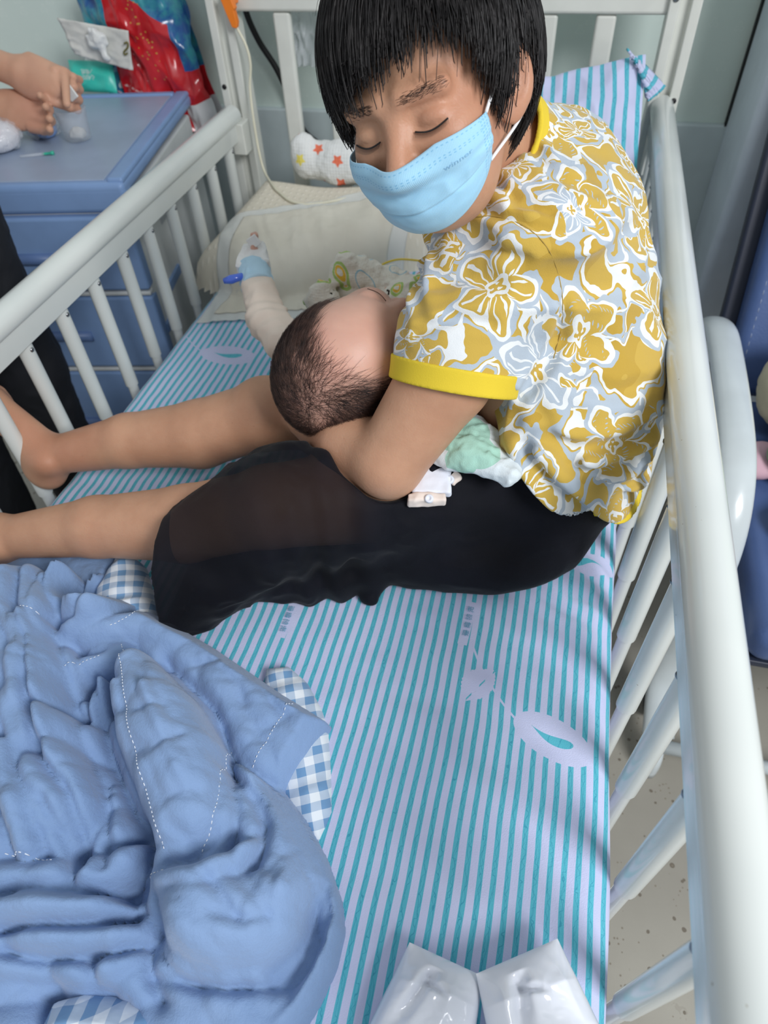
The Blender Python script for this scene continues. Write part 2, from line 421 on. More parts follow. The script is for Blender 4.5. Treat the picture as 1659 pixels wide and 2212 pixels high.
# ------------------------------------------------------------------ mattress with printed fitted sheet
def stripe_mat(name, motifs=True, pitch=0.0143, duty=0.43, coord=None, warp=0.0016):
    g = G(name); x = coord(g) if coord else g.x
    x = x + (g.noise(7, 2) - 0.5) * warp * 4
    ph = (x / pitch).frac(); tri = (ph - 0.5).abs()
    stripe = tri.lt(duty / 2)
    white = g.mix(g.noise(9, 3).ramp(0.3, 0.7), lin((192, 197, 228)), lin((200, 205, 234)))
    wav = (g.y * 170 + (g.noise(60, 2) - 0.5) * 16).sin() * 0.13
    ln = ((ph - 0.5) - wav).abs().lt(0.022).mx((((ph - 0.5) + (g.y * 140 + 2 + (g.noise(40, 1) - 0.5) * 12).sin() * 0.12)).abs().lt(0.018))
    teal = g.mix(ln * 0.75, lin((90, 182, 200)), lin((58, 148, 174)))
    if motifs:
        for (a, b, kind) in motifs:
            d = b - a; L = float(np.hypot(d[0], d[1])); ux, uy = d[0] / L, d[1] / L
            dx = g.x - float(a[0]); dy = g.y - float(a[1])
            u = (dx * ux + dy * uy) / L; vv = (dy * ux - dx * uy) / L
            if kind == 'bud':                     # pale oval around a teal drop
                wdt = (u * (1.04 - u)).mx(0.0).sqrt() * 0.52
                inside = vv.abs().lt(wdt) * u.gt(-0.02)
                u2 = (u - 0.22) / 0.56; cur = (u2 * 3.6).sin() * 0.045
                drop = (vv + cur - 0.02).abs().lt((u2 * (1.0 - u2)).mx(0.0).sqrt() * u2.mx(0.05) * 0.20) * u2.gt(0.0) * u2.lt(1.0)
                stripe = stripe * (1.0 - inside)
                stripe = stripe.mx(drop * inside)
            elif kind == 'stem':
                cur = (u * (1 - u)) * 0.22
                stripe = stripe * (1.0 - (vv + cur).abs().lt(0.012) * u.gt(0.0) * u.lt(1.0))
            elif kind == 'leaf':
                wdt = (u * (1 - u)).mx(0.0) * 1.5 + (u * 40).sin().abs() * 0.03
                inside = (vv.gt(0.0) * vv.lt(wdt)).mx((vv * -1).gt(0.03) * (vv * -1).lt(wdt * 0.7)) * u.gt(0.0) * u.lt(1.0)
                stripe = stripe * (1.0 - inside)
            elif kind == 'blank':
                stripe = stripe * (1.0 - (u.gt(0.0) * u.lt(1.0) * vv.abs().lt(0.09)))
    c = g.mix(stripe, white, teal)
    h = g.noise(900, 1) + g.noise(22, 3) * 2.5
    return g.out(c, 0.85, bump=(h, 0.35, 0.0014), sheen=0.15, spec=0.2)
MOT = []
for A, B, k in (((1112, 1548), (1272, 1640), 'bud'), ((1018, 1384), (1112, 1550), 'stem'), ((1002, 1512), (1068, 1448), 'leaf'),
                ((436, 758), (545, 772), 'bud'), ((1330, 1225), (1215, 1205), 'bud'), ((1022, 1300), (998, 1392), 'blank'), ((645, 1295), (606, 1375), 'blank'),
                ((118, 1108), (72, 1140), 'blank'), ((400, 720), (440, 760), 'stem')):
    MOT.append((W(*A), W(*B), k))
m_sheet = stripe_mat('striped sheet print', MOT)
X0, X1, Y0, Y1, TH = -0.755, 0.158, -0.20, 1.645, 0.115
def mattress():
    nx, ny = 150, 260
    # outline of the cross section: superellipse corners
    t = np.linspace(0, 1, nx); prof = []
    xs = np.linspace(-1, 1, nx)
    ys = np.linspace(Y0, Y1, ny); Vt = []
    hw = (X1 - X0) / 2; cx = (X0 + X1) / 2; r = 0.035
    # arc-length samples around left side, top, right side
    seg = [(-hw, -TH)] + [(-hw, z) for z in np.linspace(-TH * 0.9, -r, 6)] + [(-hw + r - r * math.cos(a), -r + r * math.sin(a)) for a in np.linspace(0, np.pi / 2, 10)[1:]] \
        + [(x, 0) for x in np.linspace(-hw + r, hw - r, 120)[1:]] + [(hw - r + r * math.sin(a), -r + r * math.cos(a)) for a in np.linspace(0, np.pi / 2, 10)[1:]] \
        + [(hw, z) for z in np.linspace(-r, -TH * 0.9, 6)[1:]] + [(hw, -TH)]
    seg = np.array(seg); n = len(seg)
    P = np.zeros((ny, n, 3)); P[:, :, 0] = seg[None, :, 0] + cx; P[:, :, 1] = ys[:, None]; P[:, :, 2] = ZM + seg[None, :, 1]
    e = np.minimum((ys - Y0), (Y1 - ys)); endr = np.clip(1 - e / 0.035, 0, 1); P[:, :, 2] -= (0.035 * (1 - np.sqrt(1 - endr ** 2)))[:, None]
    P[:, :, 0] += 0.004 * vn(np.stack([P[..., 0] * 0, P[..., 1], P[..., 2] * 0], -1), 6, 2) * (np.abs(seg[None, :, 0]) / hw) ** 3
    top = np.clip((seg[:, 1] + r) / r, 0, 1)[None]
    q = P.copy(); q[..., 2] = 0
    dz = 0.0022 * vn(q, 5, 1) + 0.0011 * vn(q * V(1, 2.2, 1), 22, 4)
    # creases around the sitting woman
    cx0, cy0 = 0.12, 0.62; rr = np.hypot(q[..., 0] - cx0, q[..., 1] - cy0)
    dz += 0.004 * np.exp(-(rr / 0.10) ** 2) * np.sin((q[..., 0] * 0.6 + q[..., 1]) * 150 + 3 * vn(q, 18, 8))
    P[:, :, 2] += dz * top - 0.0015
    v = P.reshape(-1, 3); f = grid_faces(ny, n)
    f = f[:, ::-1].tolist()
    f.append([j for j in range(n)]); f.append([(ny - 1) * n + j for j in range(n)][::-1])
    f.append([i * n for i in range(ny)][::-1] + [i * n + n - 1 for i in range(ny)])
    return v, f
mt = empty('mattress', ((X0 + X1) / 2, 0.72, ZM - TH), 'mattress in a white and teal striped hospital sheet', 'mattress')
mk('fitted_sheet', *mattress(), m_sheet, mt)
m_ink = plain('blue print ink', (66, 150, 178), 0.8)
def text_mesh(s, size=1.0):
    cu = bpy.data.curves.new('t', 'FONT'); cu.body = s; cu.size = size; cu.align_x = 'CENTER'; cu.align_y = 'CENTER'
    o = bpy.data.objects.new('t', cu); COL.objects.link(o); bpy.context.view_layer.update()
    me = o.evaluated_get(bpy.context.evaluated_depsgraph_get()).to_mesh()
    v = np.array([tuple(a.co) for a in me.vertices]) if len(me.vertices) else np.zeros((0, 3)); f = [list(p.vertices) for p in me.polygons]
    bpy.data.objects.remove(o); bpy.data.curves.remove(cu)
    return v, f
def print_line(chars, a, b, size, mat, parent, z=0.0016):
    a, b = W(*a), W(*b); d = nrm((b - a) * V(1, 1, 0)); side = V(-d[1], d[0], 0); ms = []
    for i, ch in enumerate(chars):
        v, f = text_mesh(ch, size)
        if len(v) == 0: continue
        p = a + (b - a) * (i + 0.5) / len(chars)
        ms.append((p + side * v[:, :1] - d * v[:, 1:2] + V(0, 0, z), f))
    if ms: 
        v, f = cat(*ms); mk('printed_text', v, f, mat, parent, smooth=False)
print_line('祝您健康', (1018, 1310), (1004, 1378), 0.0098, m_ink, mt)
print_line('祝您健康', (610, 1366), (632, 1308), 0.0098, m_ink, mt)
print_line('祝您', (92, 1112), (78, 1132), 0.0098, m_ink, mt)

# ================================================================== bedside cabinet
m_cblue = plain('blue moulded cabinet plastic', (128, 158, 202), 0.36, bumpd=0.0003, bscale=700)
m_ctop = plain('scuffed grey blue cabinet top', (150, 166, 190), 0.34, var=0.07, nscale=9)
m_cwhite = plain('off white cabinet shell', (212, 216, 216), 0.42)
ZC = 0.835
A = WZ(262, 392, ZC); B = WZ(410, 196, ZC)                 # right front and right back corners of the top
ang = math.atan2(B[0] - A[0], B[1] - A[1]); cr, sr = math.cos(ang), math.sin(ang)
cx_, cy_ = V(cr, -sr, 0), V(sr, cr, 0)                       # cabinet width and depth directions
DEP = float(np.linalg.norm((B - A)[:2])); WID = 0.52
def cab(u, v, z): return A * V(1, 1, 0) + cx_ * u + cy_ * v + V(0, 0, z)     # u<0 to the left, v to the back
def cbox(u0, u1, v0, v1, z0, z1):
    return np.array([cab(u, v, z) for u in (u0, u1) for v in (v0, v1) for z in (z0, z1)]), box((0, 0, 0), (1, 1, 1))[1]
cabinet = empty('bedside_cabinet', cab(-WID / 2, DEP / 2, 0), 'blue and off-white plastic bedside cabinet next to the left bed rail', 'cabinet')
o = mk('cabinet_body', *cbox(-WID + 0.012, -0.012, 0.012, DEP - 0.01, 0.06, ZC - 0.05), m_cwhite, cabinet, smooth=False); bevel(o, 0.006)
# top: slab with a raised rim round a sunken work surface
o = mk('cabinet_top', *cbox(-WID, 0, 0, DEP, ZC - 0.034, ZC - 0.004), m_cblue, cabinet, smooth=False); bevel(o, 0.012, 4)
o = mk('front_lip', *cbox(-WID, 0.0005, -0.0005, 0.045, ZC - 0.064, ZC - 0.010), m_cblue, cabinet, smooth=False); bevel(o, 0.012, 4)
o = mk('top_panel', *cbox(-WID + 0.03, -0.042, 0.016, DEP - 0.03, ZC - 0.006, ZC - 0.001), m_ctop, cabinet, smooth=False); bevel(o, 0.002)
for (u0, u1, v0, v1) in ((-0.036, -0.002, 0.010, DEP - 0.004), (-WID + 0.004, -WID + 0.028, 0.010, DEP - 0.004), (-WID + 0.03, -0.038, DEP - 0.026, DEP - 0.004)):
    o = mk('top_rim', *cbox(u0, u1, v0, v1, ZC - 0.012, ZC + 0.0025), m_cblue, cabinet, smooth=False); bevel(o, 0.006, 3)
o = mk('corner_tab', *cbox(-0.062, 0.0, -0.004, 0.05, ZC - 0.095, ZC - 0.064), m_cwhite, cabinet, smooth=False); bevel(o, 0.007, 3)
zs = [(ZC - 0.235, ZC - 0.068), (ZC - 0.44, ZC - 0.25), (ZC - 0.76, ZC - 0.455)]
for k, (a, b) in enumerate(zs):
    o = mk('drawer_front', *cbox(-WID + 0.004, -0.010, -0.006, 0.03, a, b), m_cblue, cabinet, smooth=False); bevel(o, 0.008, 3)
    hz = (a + b) / 2 - 0.005
    hv = tube([cab(-WID / 2 - 0.075, -0.0055, hz), cab(-WID / 2 + 0.075, -0.0055, hz)], 0.013, 12)
    h = subpart('finger_pull', np.array(hv[0]), hv[1], plain('darker blue pull', (96, 122, 168), 0.4), o)  # pull coloured a darker blue than the drawer front
    if k < 2:
        s_ = mk('drawer_gap', *cbox(-WID + 0.006, -0.012, -0.004, 0.02, a - 0.013, a - 0.003), m_cwhite, cabinet, smooth=False); bevel(s_, 0.003)
# side: recessed handle and blue clips
o = mk('side_recess', *cbox(-0.014, -0.0095, 0.17, 0.33, ZC - 0.165, ZC - 0.085), plain('recess grey', (176, 182, 186), 0.5), cabinet, smooth=False); bevel(o, 0.004)
for (v0, z0, v1, z1) in ((0.10, ZC - 0.30, 0.20, ZC - 0.275), (0.02, ZC - 0.36, 0.10, ZC - 0.335), (0.33, ZC - 0.15, 0.345, ZC - 0.10)):
    o = mk('side_clip', *cbox(-0.014, -0.006, v0, v1, z0, z1), m_cblue, cabinet, smooth=False); bevel(o, 0.003)
for u in (-WID + 0.06, -0.06):
    for v_ in (0.06, DEP - 0.06):
        lw = lathe(cab(u, v_, 0.03), [(0.01, -0.012), (0.027, -0.012), (0.03, -0.008), (0.03, 0.008), (0.027, 0.012), (0.01, 0.012)], 16, axis=cx_)
        mk('caster_wheel', *lw, m_black, cabinet)

# ------------------------------------------------------------------ things on the cabinet
zc = ZC - 0.001
g = G('frosted plastic'); m_frost = g.out(lin((225, 232, 240)), 0.30, alpha=0.26)
m_cotton = plain('cotton wool', (232, 230, 222), 0.9, bumpd=0.003, bscale=120)
c0 = WZ(172, 302, zc); c0[2] = zc
ax = nrm(V(-0.10, 0.02, 1.0))
cup = empty('medicine_cup', c0, 'small clear plastic medicine cup with white cotton inside on the cabinet top', 'cup')
prof = [(r * 1.22, z * 1.22) for r, z in [(0.0001, 0.001), (0.019, 0.001), (0.0225, 0.004), (0.028, 0.050), (0.0295, 0.052), (0.0285, 0.053), (0.0265, 0.050), (0.0215, 0.006), (0.0001, 0.004)]]
mk('cup_body', *lathe(c0, prof, 36), m_frost, cup)
def fcot(p): return ell(p, c0 + V(0.001, 0, 0.014), (0.017, 0.016, 0.012)) + 0.003 * vn(p, 130, 1)
P_, F_ = isosurf(fcot, c0 - 0.04, c0 + V(0.04, 0.04, 0.05), 0.0018); mk('cotton_ball', P_, F_, m_cotton, cup)
n0 = WZ(45, 342, zc); n1 = WZ(118, 334, zc); n0[2] = n1[2] = zc + 0.0036
needle = empty('needle_cap', n0 * V(1, 1, 0) + V(0, 0, zc), 'capped hypodermic needle with a green hub lying on the cabinet', 'needle')
d_ = nrm(n1 - n0); Ln = np.linalg.norm(n1 - n0)
mk('clear_cap', *tube([n0, n0 + d_ * Ln * 0.72], [0.0026, 0.0034], 14), m_frost, needle)
mk('green_hub', *tube([n0 + d_ * Ln * 0.66, n0 + d_ * Ln * 0.74, n0 + d_ * Ln * 0.9, n0 + d_ * Ln * 0.91, n1], [0.0022, 0.0028, 0.003, 0.0042, 0.0042], 12), plain('green hub', (60, 176, 150), 0.35), needle)
# two plastic bags of supplies at the left edge
def blobbag(name, label, c, r, mat, seed, inner, k=0.006):
    c = V(*c)
    def f(p): return np.maximum(ell(p, c, r) + k * wrinkle(p, 30, seed) + 0.002 * wrinkle(p, 80, seed + 1), -(p[:, 2] - (zc + 0.001)))
    root = empty(name, (c[0], c[1], zc), label, 'bag'); lo = c - V(*r) * 1.4; hi = c + V(*r) * 1.4
    mk('bag_film', *isosurf(f, lo, hi, 0.0035), mat, root)
    for (dc, rr, mm) in inner:
        q = c + V(*dc)
        def f2(p): return np.maximum(ell(p, q, rr) + 0.003 * vn(p, 60, seed), -(p[:, 2] - (zc + 0.002)))
        mk('bag_contents', *isosurf(f2, q - V(*rr) * 1.4, q + V(*rr) * 1.4, 0.003), mm, root)
g = G('clear crinkled film'); m_film = g.out(lin((236, 240, 246)), 0.12, alpha=0.30, coat=0.6)
m_cott2 = plain('white gauze bundle', (228, 228, 232), 0.7, var=0.06)
m_pinkp = plain('pink packet print', (226, 160, 178), 0.5)
m_bluep = plain('pale blue packet', (140, 172, 222), 0.45)
b1 = WZ(-8, 292, zc + 0.03); b2 = WZ(92, 272, zc + 0.02)
blobbag('supply_bag', 'clear bag of white and pink gauze at the picture\'s left edge', b1, (0.055, 0.055, 0.036), m_film, 1, [((0, 0, -0.003), (0.047, 0.046, 0.030), m_cott2), ((0.018, -0.028, 0.010), (0.014, 0.022, 0.022), m_pinkp)])
blobbag('supply_bag', 'clear bag holding a blue packet, under the person\'s hands', b2, (0.042, 0.045, 0.032), m_film, 4, [((0.012, -0.006, -0.002), (0.022, 0.026, 0.022), m_bluep), ((-0.02, 0.002, 0.0), (0.016, 0.026, 0.022), plain('deep blue packet', (92, 120, 190), 0.4))])
# teal tissue pack at the back of the cabinet
t0 = WZ(215, 188, zc + 0.005)
pack = empty('tissue_pack', (t0[0], t0[1], zc), 'teal and white tissue pack at the back of the cabinet', 'tissue pack')
def pouch(a, b, up, thick, n=26, seed=0, cr=0.006, pinch=True):
    """pillow pouch spanned by the edge a->b and the direction up; returns closed mesh"""
    a, b, up = V(*a), V(*b), V(*up); nn = nrm(np.cross(b - a, up)); u, v = np.meshgrid(np.linspace(0, 1, n), np.linspace(0, 1, n), indexing='ij')
    base = a + (b - a) * u[..., None] + up * v[..., None]
    prof = (np.clip(4 * u * (1 - u), 0, 1) ** 0.5) * (np.clip(4 * v * (1 - v), 0, 1) ** 0.5)
    vs = []
    for s in (1, -1):
        h = thick * prof * s + cr * prof * wrinkle(base, 24, seed + s) ; vs.append((base + nn * h[..., None]).reshape(-1, 3))
    f = grid_faces(n, n); return np.concatenate(vs), np.concatenate([f, f[:, ::-1] + n * n])
m_teal = plain('teal pack film', (62, 196, 178), 0.3); m_whitef = plain('white film', (226, 228, 226), 0.35)
q0 = WZ(168, 192, zc); q0[2] = zc; q1 = WZ(262, 196, zc); q1[2] = zc
sh = V(0, -0.02, 0)
mk('pack_front', *pouch(q0 + sh, q1 + sh, V(-0.012, 0.035, 0.062), 0.016, seed=2), m_teal, pack)
mk('pack_side', *pouch(q0 + V(0.02, 0.02, 0), q1 + V(0.03, 0.02, 0), V(0.0, 0.03, 0.075), 0.012, seed=5), m_whitef, pack)
v, f = text_mesh('心相印\n手帕纸', 0.014)
if len(v):
    e1 = nrm(q1 - q0); e2 = nrm(V(-0.012, 0.035, 0.062)); nn = nrm(np.cross(e1, e2)); 
    if nn[1] > 0: nn = -nn
    mk('pack_text', (q0 + q1) / 2 + sh + e2 * 0.036 - e1 * v[:, :1] * 0.9 - e2 * v[:, 1:2] * 0.9 + nn * 0.0195 + e1 * 0.0, f, m_whitef, pack, smooth=False)

# ------------------------------------------------------------------ red and blue printed shopping bag hanging by the headboard post
g = G('glossy red and blue bag print')
u, v_ = g.uv(); nse = g.noise(9, 4)
blue = g.mix(g.noise(16, 4, rough=0.7).ramp(0.35, 0.65), lin((34, 84, 150)), lin((62, 150, 160)))
red = g.mix(nse.ramp(0.3, 0.7), lin((176, 26, 36)), lin((206, 38, 46)))
isred = (u - 0.30 - (v_ - 0.5) * 0.10).gt(0.0) * (u - 0.86 + (v_ - 0.75).mx(0.0) * 1.5).lt(0.0)
isred = isred.mx(v_.lt(0.45) * u.gt(0.2))
c = g.mix(isred, blue, red)
lines = ((u * 22 + v_ * 46 + (g.noise(30, 2) - 0.5) * 2).sin().gt(0.93)) * v_.gt(0.16) * v_.lt(0.34) * u.lt(0.5) * g.noise(140, 1).gt(0.47)
c = g.mix(lines * 0.8, c, lin((226, 196, 196)))
gold = g.vor(26, g.vec(u, v_, 0.0), '2D'); c = g.mix(E(g, gold.outputs['Distance']).lt(0.16) * u.gt(0.58) * u.lt(0.72) * v_.gt(0.35) * g.noise(60, 2).gt(0.5), c, lin((196, 150, 70)))
c = g.mix(v_.lt(0.13) * u.gt(0.45) * u.lt(0.72), c, lin((150, 84, 44)))
c = g.mix(v_.lt(0.20) * u.gt(0.78), c, lin((214, 214, 216)))
m_bag = g.out(c, 0.22, coat=0.3)
YB = 1.83
bag = empty('shopping_bag', WY(400, 280, YB), 'crumpled glossy red and blue printed bag hanging beside the headboard post', 'bag')
def bag_sheet(corners, n=70, thick=0.05, seed=0, amp=0.020):
    (a, b, c_, d) = corners                                 # bottom-left, bottom-right, top-right, top-left
    u, v = np.meshgrid(np.linspace(0, 1, n), np.linspace(0, 1, n), indexing='ij'); U, Vv = u[..., None], v[..., None]
    base = a * (1 - U) * (1 - Vv) + b * U * (1 - Vv) + c_ * U * Vv + d * (1 - U) * Vv
    prof = np.clip(4 * u * (1 - u), 0, 1) ** 0.4
    q = np.stack([u * 1.6, v * 0.8, u * 0], -1)
    fold = amp * wrinkle(q, 3.2, seed) + amp * 0.45 * wrinkle(q @ np.array([[.8, .6, 0], [-.6, .8, 0], [0, 0, 1]]), 7, seed + 2)
    base[..., 2] += 0.015 * vn(q, 4, seed + 5); base[..., 0] += 0.012 * vn(q, 5, seed + 6)
    fr = base.copy(); fr[..., 1] -= thick * prof + fold; bk = base.copy(); bk[..., 1] += 0.010 + 0.2 * fold
    f = grid_faces(n, n); uv = np.stack([u, v], -1).reshape(-1, 2)
    return np.concatenate([fr.reshape(-1, 3), bk.reshape(-1, 3)]), np.concatenate([f, f[:, ::-1] + n * n]), np.concatenate([uv, uv])
Q = [WY(262, 262, YB), WY(487, 272, YB), WY(372, -40, YB), WY(160, -60, YB)]
v, f, uv = bag_sheet(Q, seed=3, thick=0.04, amp=0.018); mk('bag_body', v, f, m_bag, bag, uv=uv)
g = G('white paper label'); m_label = g.out(g.mix(g.noise(20, 3).ramp(0.3, 0.7), lin((206, 206, 200)), lin((220, 220, 214))), 0.6)
Q2 = [WY(162, 118, YB - 0.09), WY(288, 152, YB - 0.09), WY(278, 66, YB - 0.085), WY(124, 38, YB - 0.085)]
def flatsheet(Q, n=24, seed=0, amp=0.004, t=0.001):
    u, v = np.meshgrid(np.linspace(0, 1, n), np.linspace(0, 1, n), indexing='ij'); U, Vv = u[..., None], v[..., None]
    base = Q[0] * (1 - U) * (1 - Vv) + Q[1] * U * (1 - Vv) + Q[2] * U * Vv + Q[3] * (1 - U) * Vv
    nn = nrm(np.cross(Q[1] - Q[0], Q[3] - Q[0])); base += nn * (amp * wrinkle(np.stack([u * 2, v, u * 0], -1), 4, seed))[..., None]
    return base.reshape(-1, 3), grid_faces(n, n)
lb = mk('bag_label', *flatsheet(Q2, seed=2), m_label, bag); solid(lb, 0.001)
knot = WY(210, 88, YB - 0.10)
def fk(p): return smin(ell(p, knot, (0.030, 0.014, 0.022)), cap(p, knot + V(0.0, -0.004, 0.02), knot + V(0.016, -0.004, -0.034), 0.012, 0.007), 0.01) + 0.004 * wrinkle(p, 45, 2)
mk('bag_knot', *isosurf(fk, knot - 0.07, knot + 0.07, 0.003), m_whitef, bag)
pts = [WY(*q, YB - 0.096) for q in ((268, 94), (275, 92), (276, 102), (268, 112), (270, 118), (275, 115))]
mk('label_swirl', *tube(spline(pts, 24), 0.0022, 6), plain('olive print', (110, 104, 50), 0.6), bag)
pts = [WY(*q, YB - 0.097) for q in ((212, 73), (222, 82), (225, 95), (222, 104))]
mk('label_ring', *tube(spline(pts, 14), 0.0016, 6), plain('dark print', (96, 70, 60), 0.6), bag)

# ================================================================== folding chair at the right
m_vinyl = plain('navy blue vinyl', (74, 96, 142), 0.38, var=0.06, bumpd=0.0006, bscale=220)
m_navy = plain('dark navy vinyl edge', (40, 46, 62), 0.45)
m_ctube = plain('grey white chair enamel', (196, 204, 206), 0.28, coat=0.3)
chair = empty('folding_chair', (0.70, 1.05, 0), 'navy blue vinyl chair with grey-white tubular arms right of the bed', 'chair')
SX0, SX1 = 0.395, 0.95
def arm(x):
    pts = [(x, 1.36, 0.30), (x, 1.36, 0.46), (x, 1.335, 0.565), (x, 1.26, 0.612), (x, 1.15, 0.620), (x, 0.98, 0.612), (x, 0.88, 0.590), (x, 0.81, 0.535), (x, 0.775, 0.45), (x, 0.765, 0.33), (x, 0.765, 0.22), (x, 0.74, 0.13), (x, 0.66, 0.085)]
    return tube(spline(pts, 70), 0.030, 20, sx=1.0, sy=0.55)
for x in (0.335, 0.985): mk('chair_arm', *arm(x), m_ctube, chair)
for y in (0.64, 1.36): mk('cross_bar', *tube([(0.33, y, 0.085), (0.99, y, 0.085)], 0.013, 14), m_ctube, chair)
mk('rear_leg', *tube(spline([(0.335, 1.36, 0.32), (0.335, 1.40, 0.15), (0.335, 1.42, 0.015)], 12), 0.016, 12), m_ctube, chair)
mk('rear_leg', *tube(spline([(0.985, 1.36, 0.32), (0.985, 1.40, 0.15), (0.985, 1.42, 0.015)], 12), 0.016, 12), m_ctube, chair)
for x in (0.335, 0.985):
    mk('front_foot', *tube(spline([(x, 0.66, 0.085), (x, 0.63, 0.05), (x, 0.625, 0.0)], 8), 0.016, 12), m_ctube, chair)
v, f = box(((SX0 + SX1) / 2, 0.98, 0.405), (SX1 - SX0, 0.62, 0.075)); o = mk('seat', v, f, m_vinyl, chair, smooth=False); bevel(o, 0.028, 5)
v, f = box(((SX0 + SX1) / 2, 0.98, 0.362), (SX1 - SX0 - 0.01, 0.61, 0.014)); o = mk('seat_base', v, f, m_navy, chair, smooth=False); bevel(o, 0.003)
tb = math.atan2(0.14, 0.34); Mb = np.array([[1, 0, 0], [0, math.cos(tb), -math.sin(tb)], [0, math.sin(tb), math.cos(tb)]])
v, f = box(((SX0 + SX1) / 2 + 0.012, 1.455, 0.70), (SX1 - SX0 + 0.01, 0.07, 0.62), M=Mb); o = mk('backrest', v, f, m_vinyl, chair, smooth=False); bevel(o, 0.025, 5)
v, f = box(((SX0 + SX1) / 2 + 0.002, 1.49, 0.69), (SX1 - SX0 + 0.05, 0.03, 0.62), M=Mb); o = mk('back_shell', v, f, m_navy, chair, smooth=False); bevel(o, 0.008)
sx = 0.413
st = spline([V(sx + .012, 1.455 - 0.037, 0.70) + V(0, 0.14 * t * 0.87, 0.34 * t * 0.87) for t in (-0.8, 0, 0.9)], 60)
ms = [tube([st[i], st[i + 1]], 0.0009, 5) for i in range(0, 59, 2)]
mk('stitching', *cat(*ms), plain('pale thread', (150, 160, 180), 0.7), chair)
# pale lower side panel with a caster
pa = WX(1398, 1545, 0.35)
v, f = extrude([(0.70, 0.07), (0.79, 0.07), (0.90, 0.30), (0.82, 0.30)], 0.328, 0.352, 'yz'); o = mk('side_panel', v, f, m_ctube, chair, smooth=False); bevel(o, 0.004)
wv = lathe((0.34, 0.765, 0.037), [(0.012, -0.013), (0.032, -0.013), (0.037, -0.008), (0.037, 0.008), (0.032, 0.013), (0.012, 0.013)], 22, axis=(1, 0, 0)); mk('caster_wheel', *wv, plain('dark caster', (40, 44, 56), 0.4), chair)
# things on the chair
def softblob(name, label, cat_, c, r, mat, seed, amp=0.012, zmin=0.444):
    c = V(*c)
    def f(p): return np.maximum(ell(p, c, r) + amp * 0.8 * wrinkle(p * V(1, .6, 1), 9, seed) + 0.0012 * wrinkle(p, 40, seed), -(p[:, 2] - zmin))
    P, F = isosurf(f, c - V(*r) * 1.35, c + V(*r) * 1.35, 0.005, lip=2.6)
    o = mk(name, P, F, mat, base=(c[0], c[1], zmin)); return tag(o, label, cat_)
softblob('folded_towel', 'cream cloth bundle lying on the navy chair', 'towel', (0.565, 1.20, 0.54), (0.15, 0.11, 0.10), plain('cream terry', (216, 208, 178), 0.85, bumpd=0.001), 3)
softblob('green_pouch', 'sage green pouch on the chair below the cream cloth', 'pouch', (0.535, 1.04, 0.50), (0.105, 0.07, 0.06), plain('sage green', (132, 164, 130), 0.4), 5)
softblob('mauve_garment', 'dusky mauve garment at the front of the chair seat', 'clothing', (0.565, 0.90, 0.475), (0.13, 0.08, 0.035), plain('mauve knit', (128, 108, 116), 0.8), 7)
softblob('pink_cloth', 'pink cloth tucked under the chair arm', 'cloth', (0.435, 1.06, 0.465), (0.055, 0.05, 0.028), plain('dusty pink', (206, 168, 180), 0.8), 8, amp=0.006)

# ================================================================== bits around the headboard
m_orange = plain('orange plastic clip', (240, 130, 40), 0.35)
m_tube = plain('cream feeding tube', (222, 218, 196), 0.35)
yc = YH - 0.045
clipa, clipb = WY(486, -12, yc), WY(508, 60, yc)
clip = empty('tube_clip', clipb, 'orange plastic clip on the left headboard post', 'clip')
dirc = nrm(clipb - clipa); e1 = V(1, 0, 0)
pl = [(-0.012, 0), (0.013, 0), (0.016, 0.030), (0.012, 0.034), (0.011, 0.062), (0.006, 0.075), (-0.004, 0.073), (-0.008, 0.04)]
lenc = float(np.linalg.norm(clipb - clipa)); v = []
e2 = dirc; e3 = V(0, 1, 0)
for dpt in (-0.008, 0.008): v += [clipa + e1 * a + e2 * (b / 0.075 * lenc) + e3 * dpt for a, b in pl]
nn = len(pl); f = [[i, (i + 1) % nn, nn + (i + 1) % nn, nn + i] for i in range(nn)] + [list(range(nn))[::-1], list(range(nn, 2 * nn))]
o = mk('clip_body', np.array(v), f, m_orange, clip, smooth=False); bevel(o, 0.002)
o = mk('clip_bar', *box(clipa * 0.5 + clipb * 0.5 + V(0, 0.016, 0.02), (0.02, 0.03, 0.02)), m_orange, clip, smooth=False); bevel(o, 0.002)
yk = YW - 0.035
tp = [WY(520, -30, yk), WY(533, 30, yk), WY(560, 90, yk), WY(598, 150, yk), WY(632, 225, yk), WY(655, 280, yk), WY(690, 312, yk), WY(740, 350, yk)]
tag(mk('power_cable', *tube(spline(tp, 60), 0.0075, 12), m_black), 'black cable running down the wall behind the headboard slats', 'cable')
# small clear bag between the headboard slats
q = WY(652, 60, YH + 0.06)
Qb = [q + V(-0.045, 0, -0.075), q + V(0.05, 0, -0.075), q + V(0.05, 0, 0.08), q + V(-0.02, 0, 0.08)]
v, f = flatsheet(Qb, seed=9, amp=0.012); o = mk('clear_bag', v, f, m_film); solid(o, 0.0006); tag(o, 'small clear plastic bag hanging behind the headboard rail', 'bag')

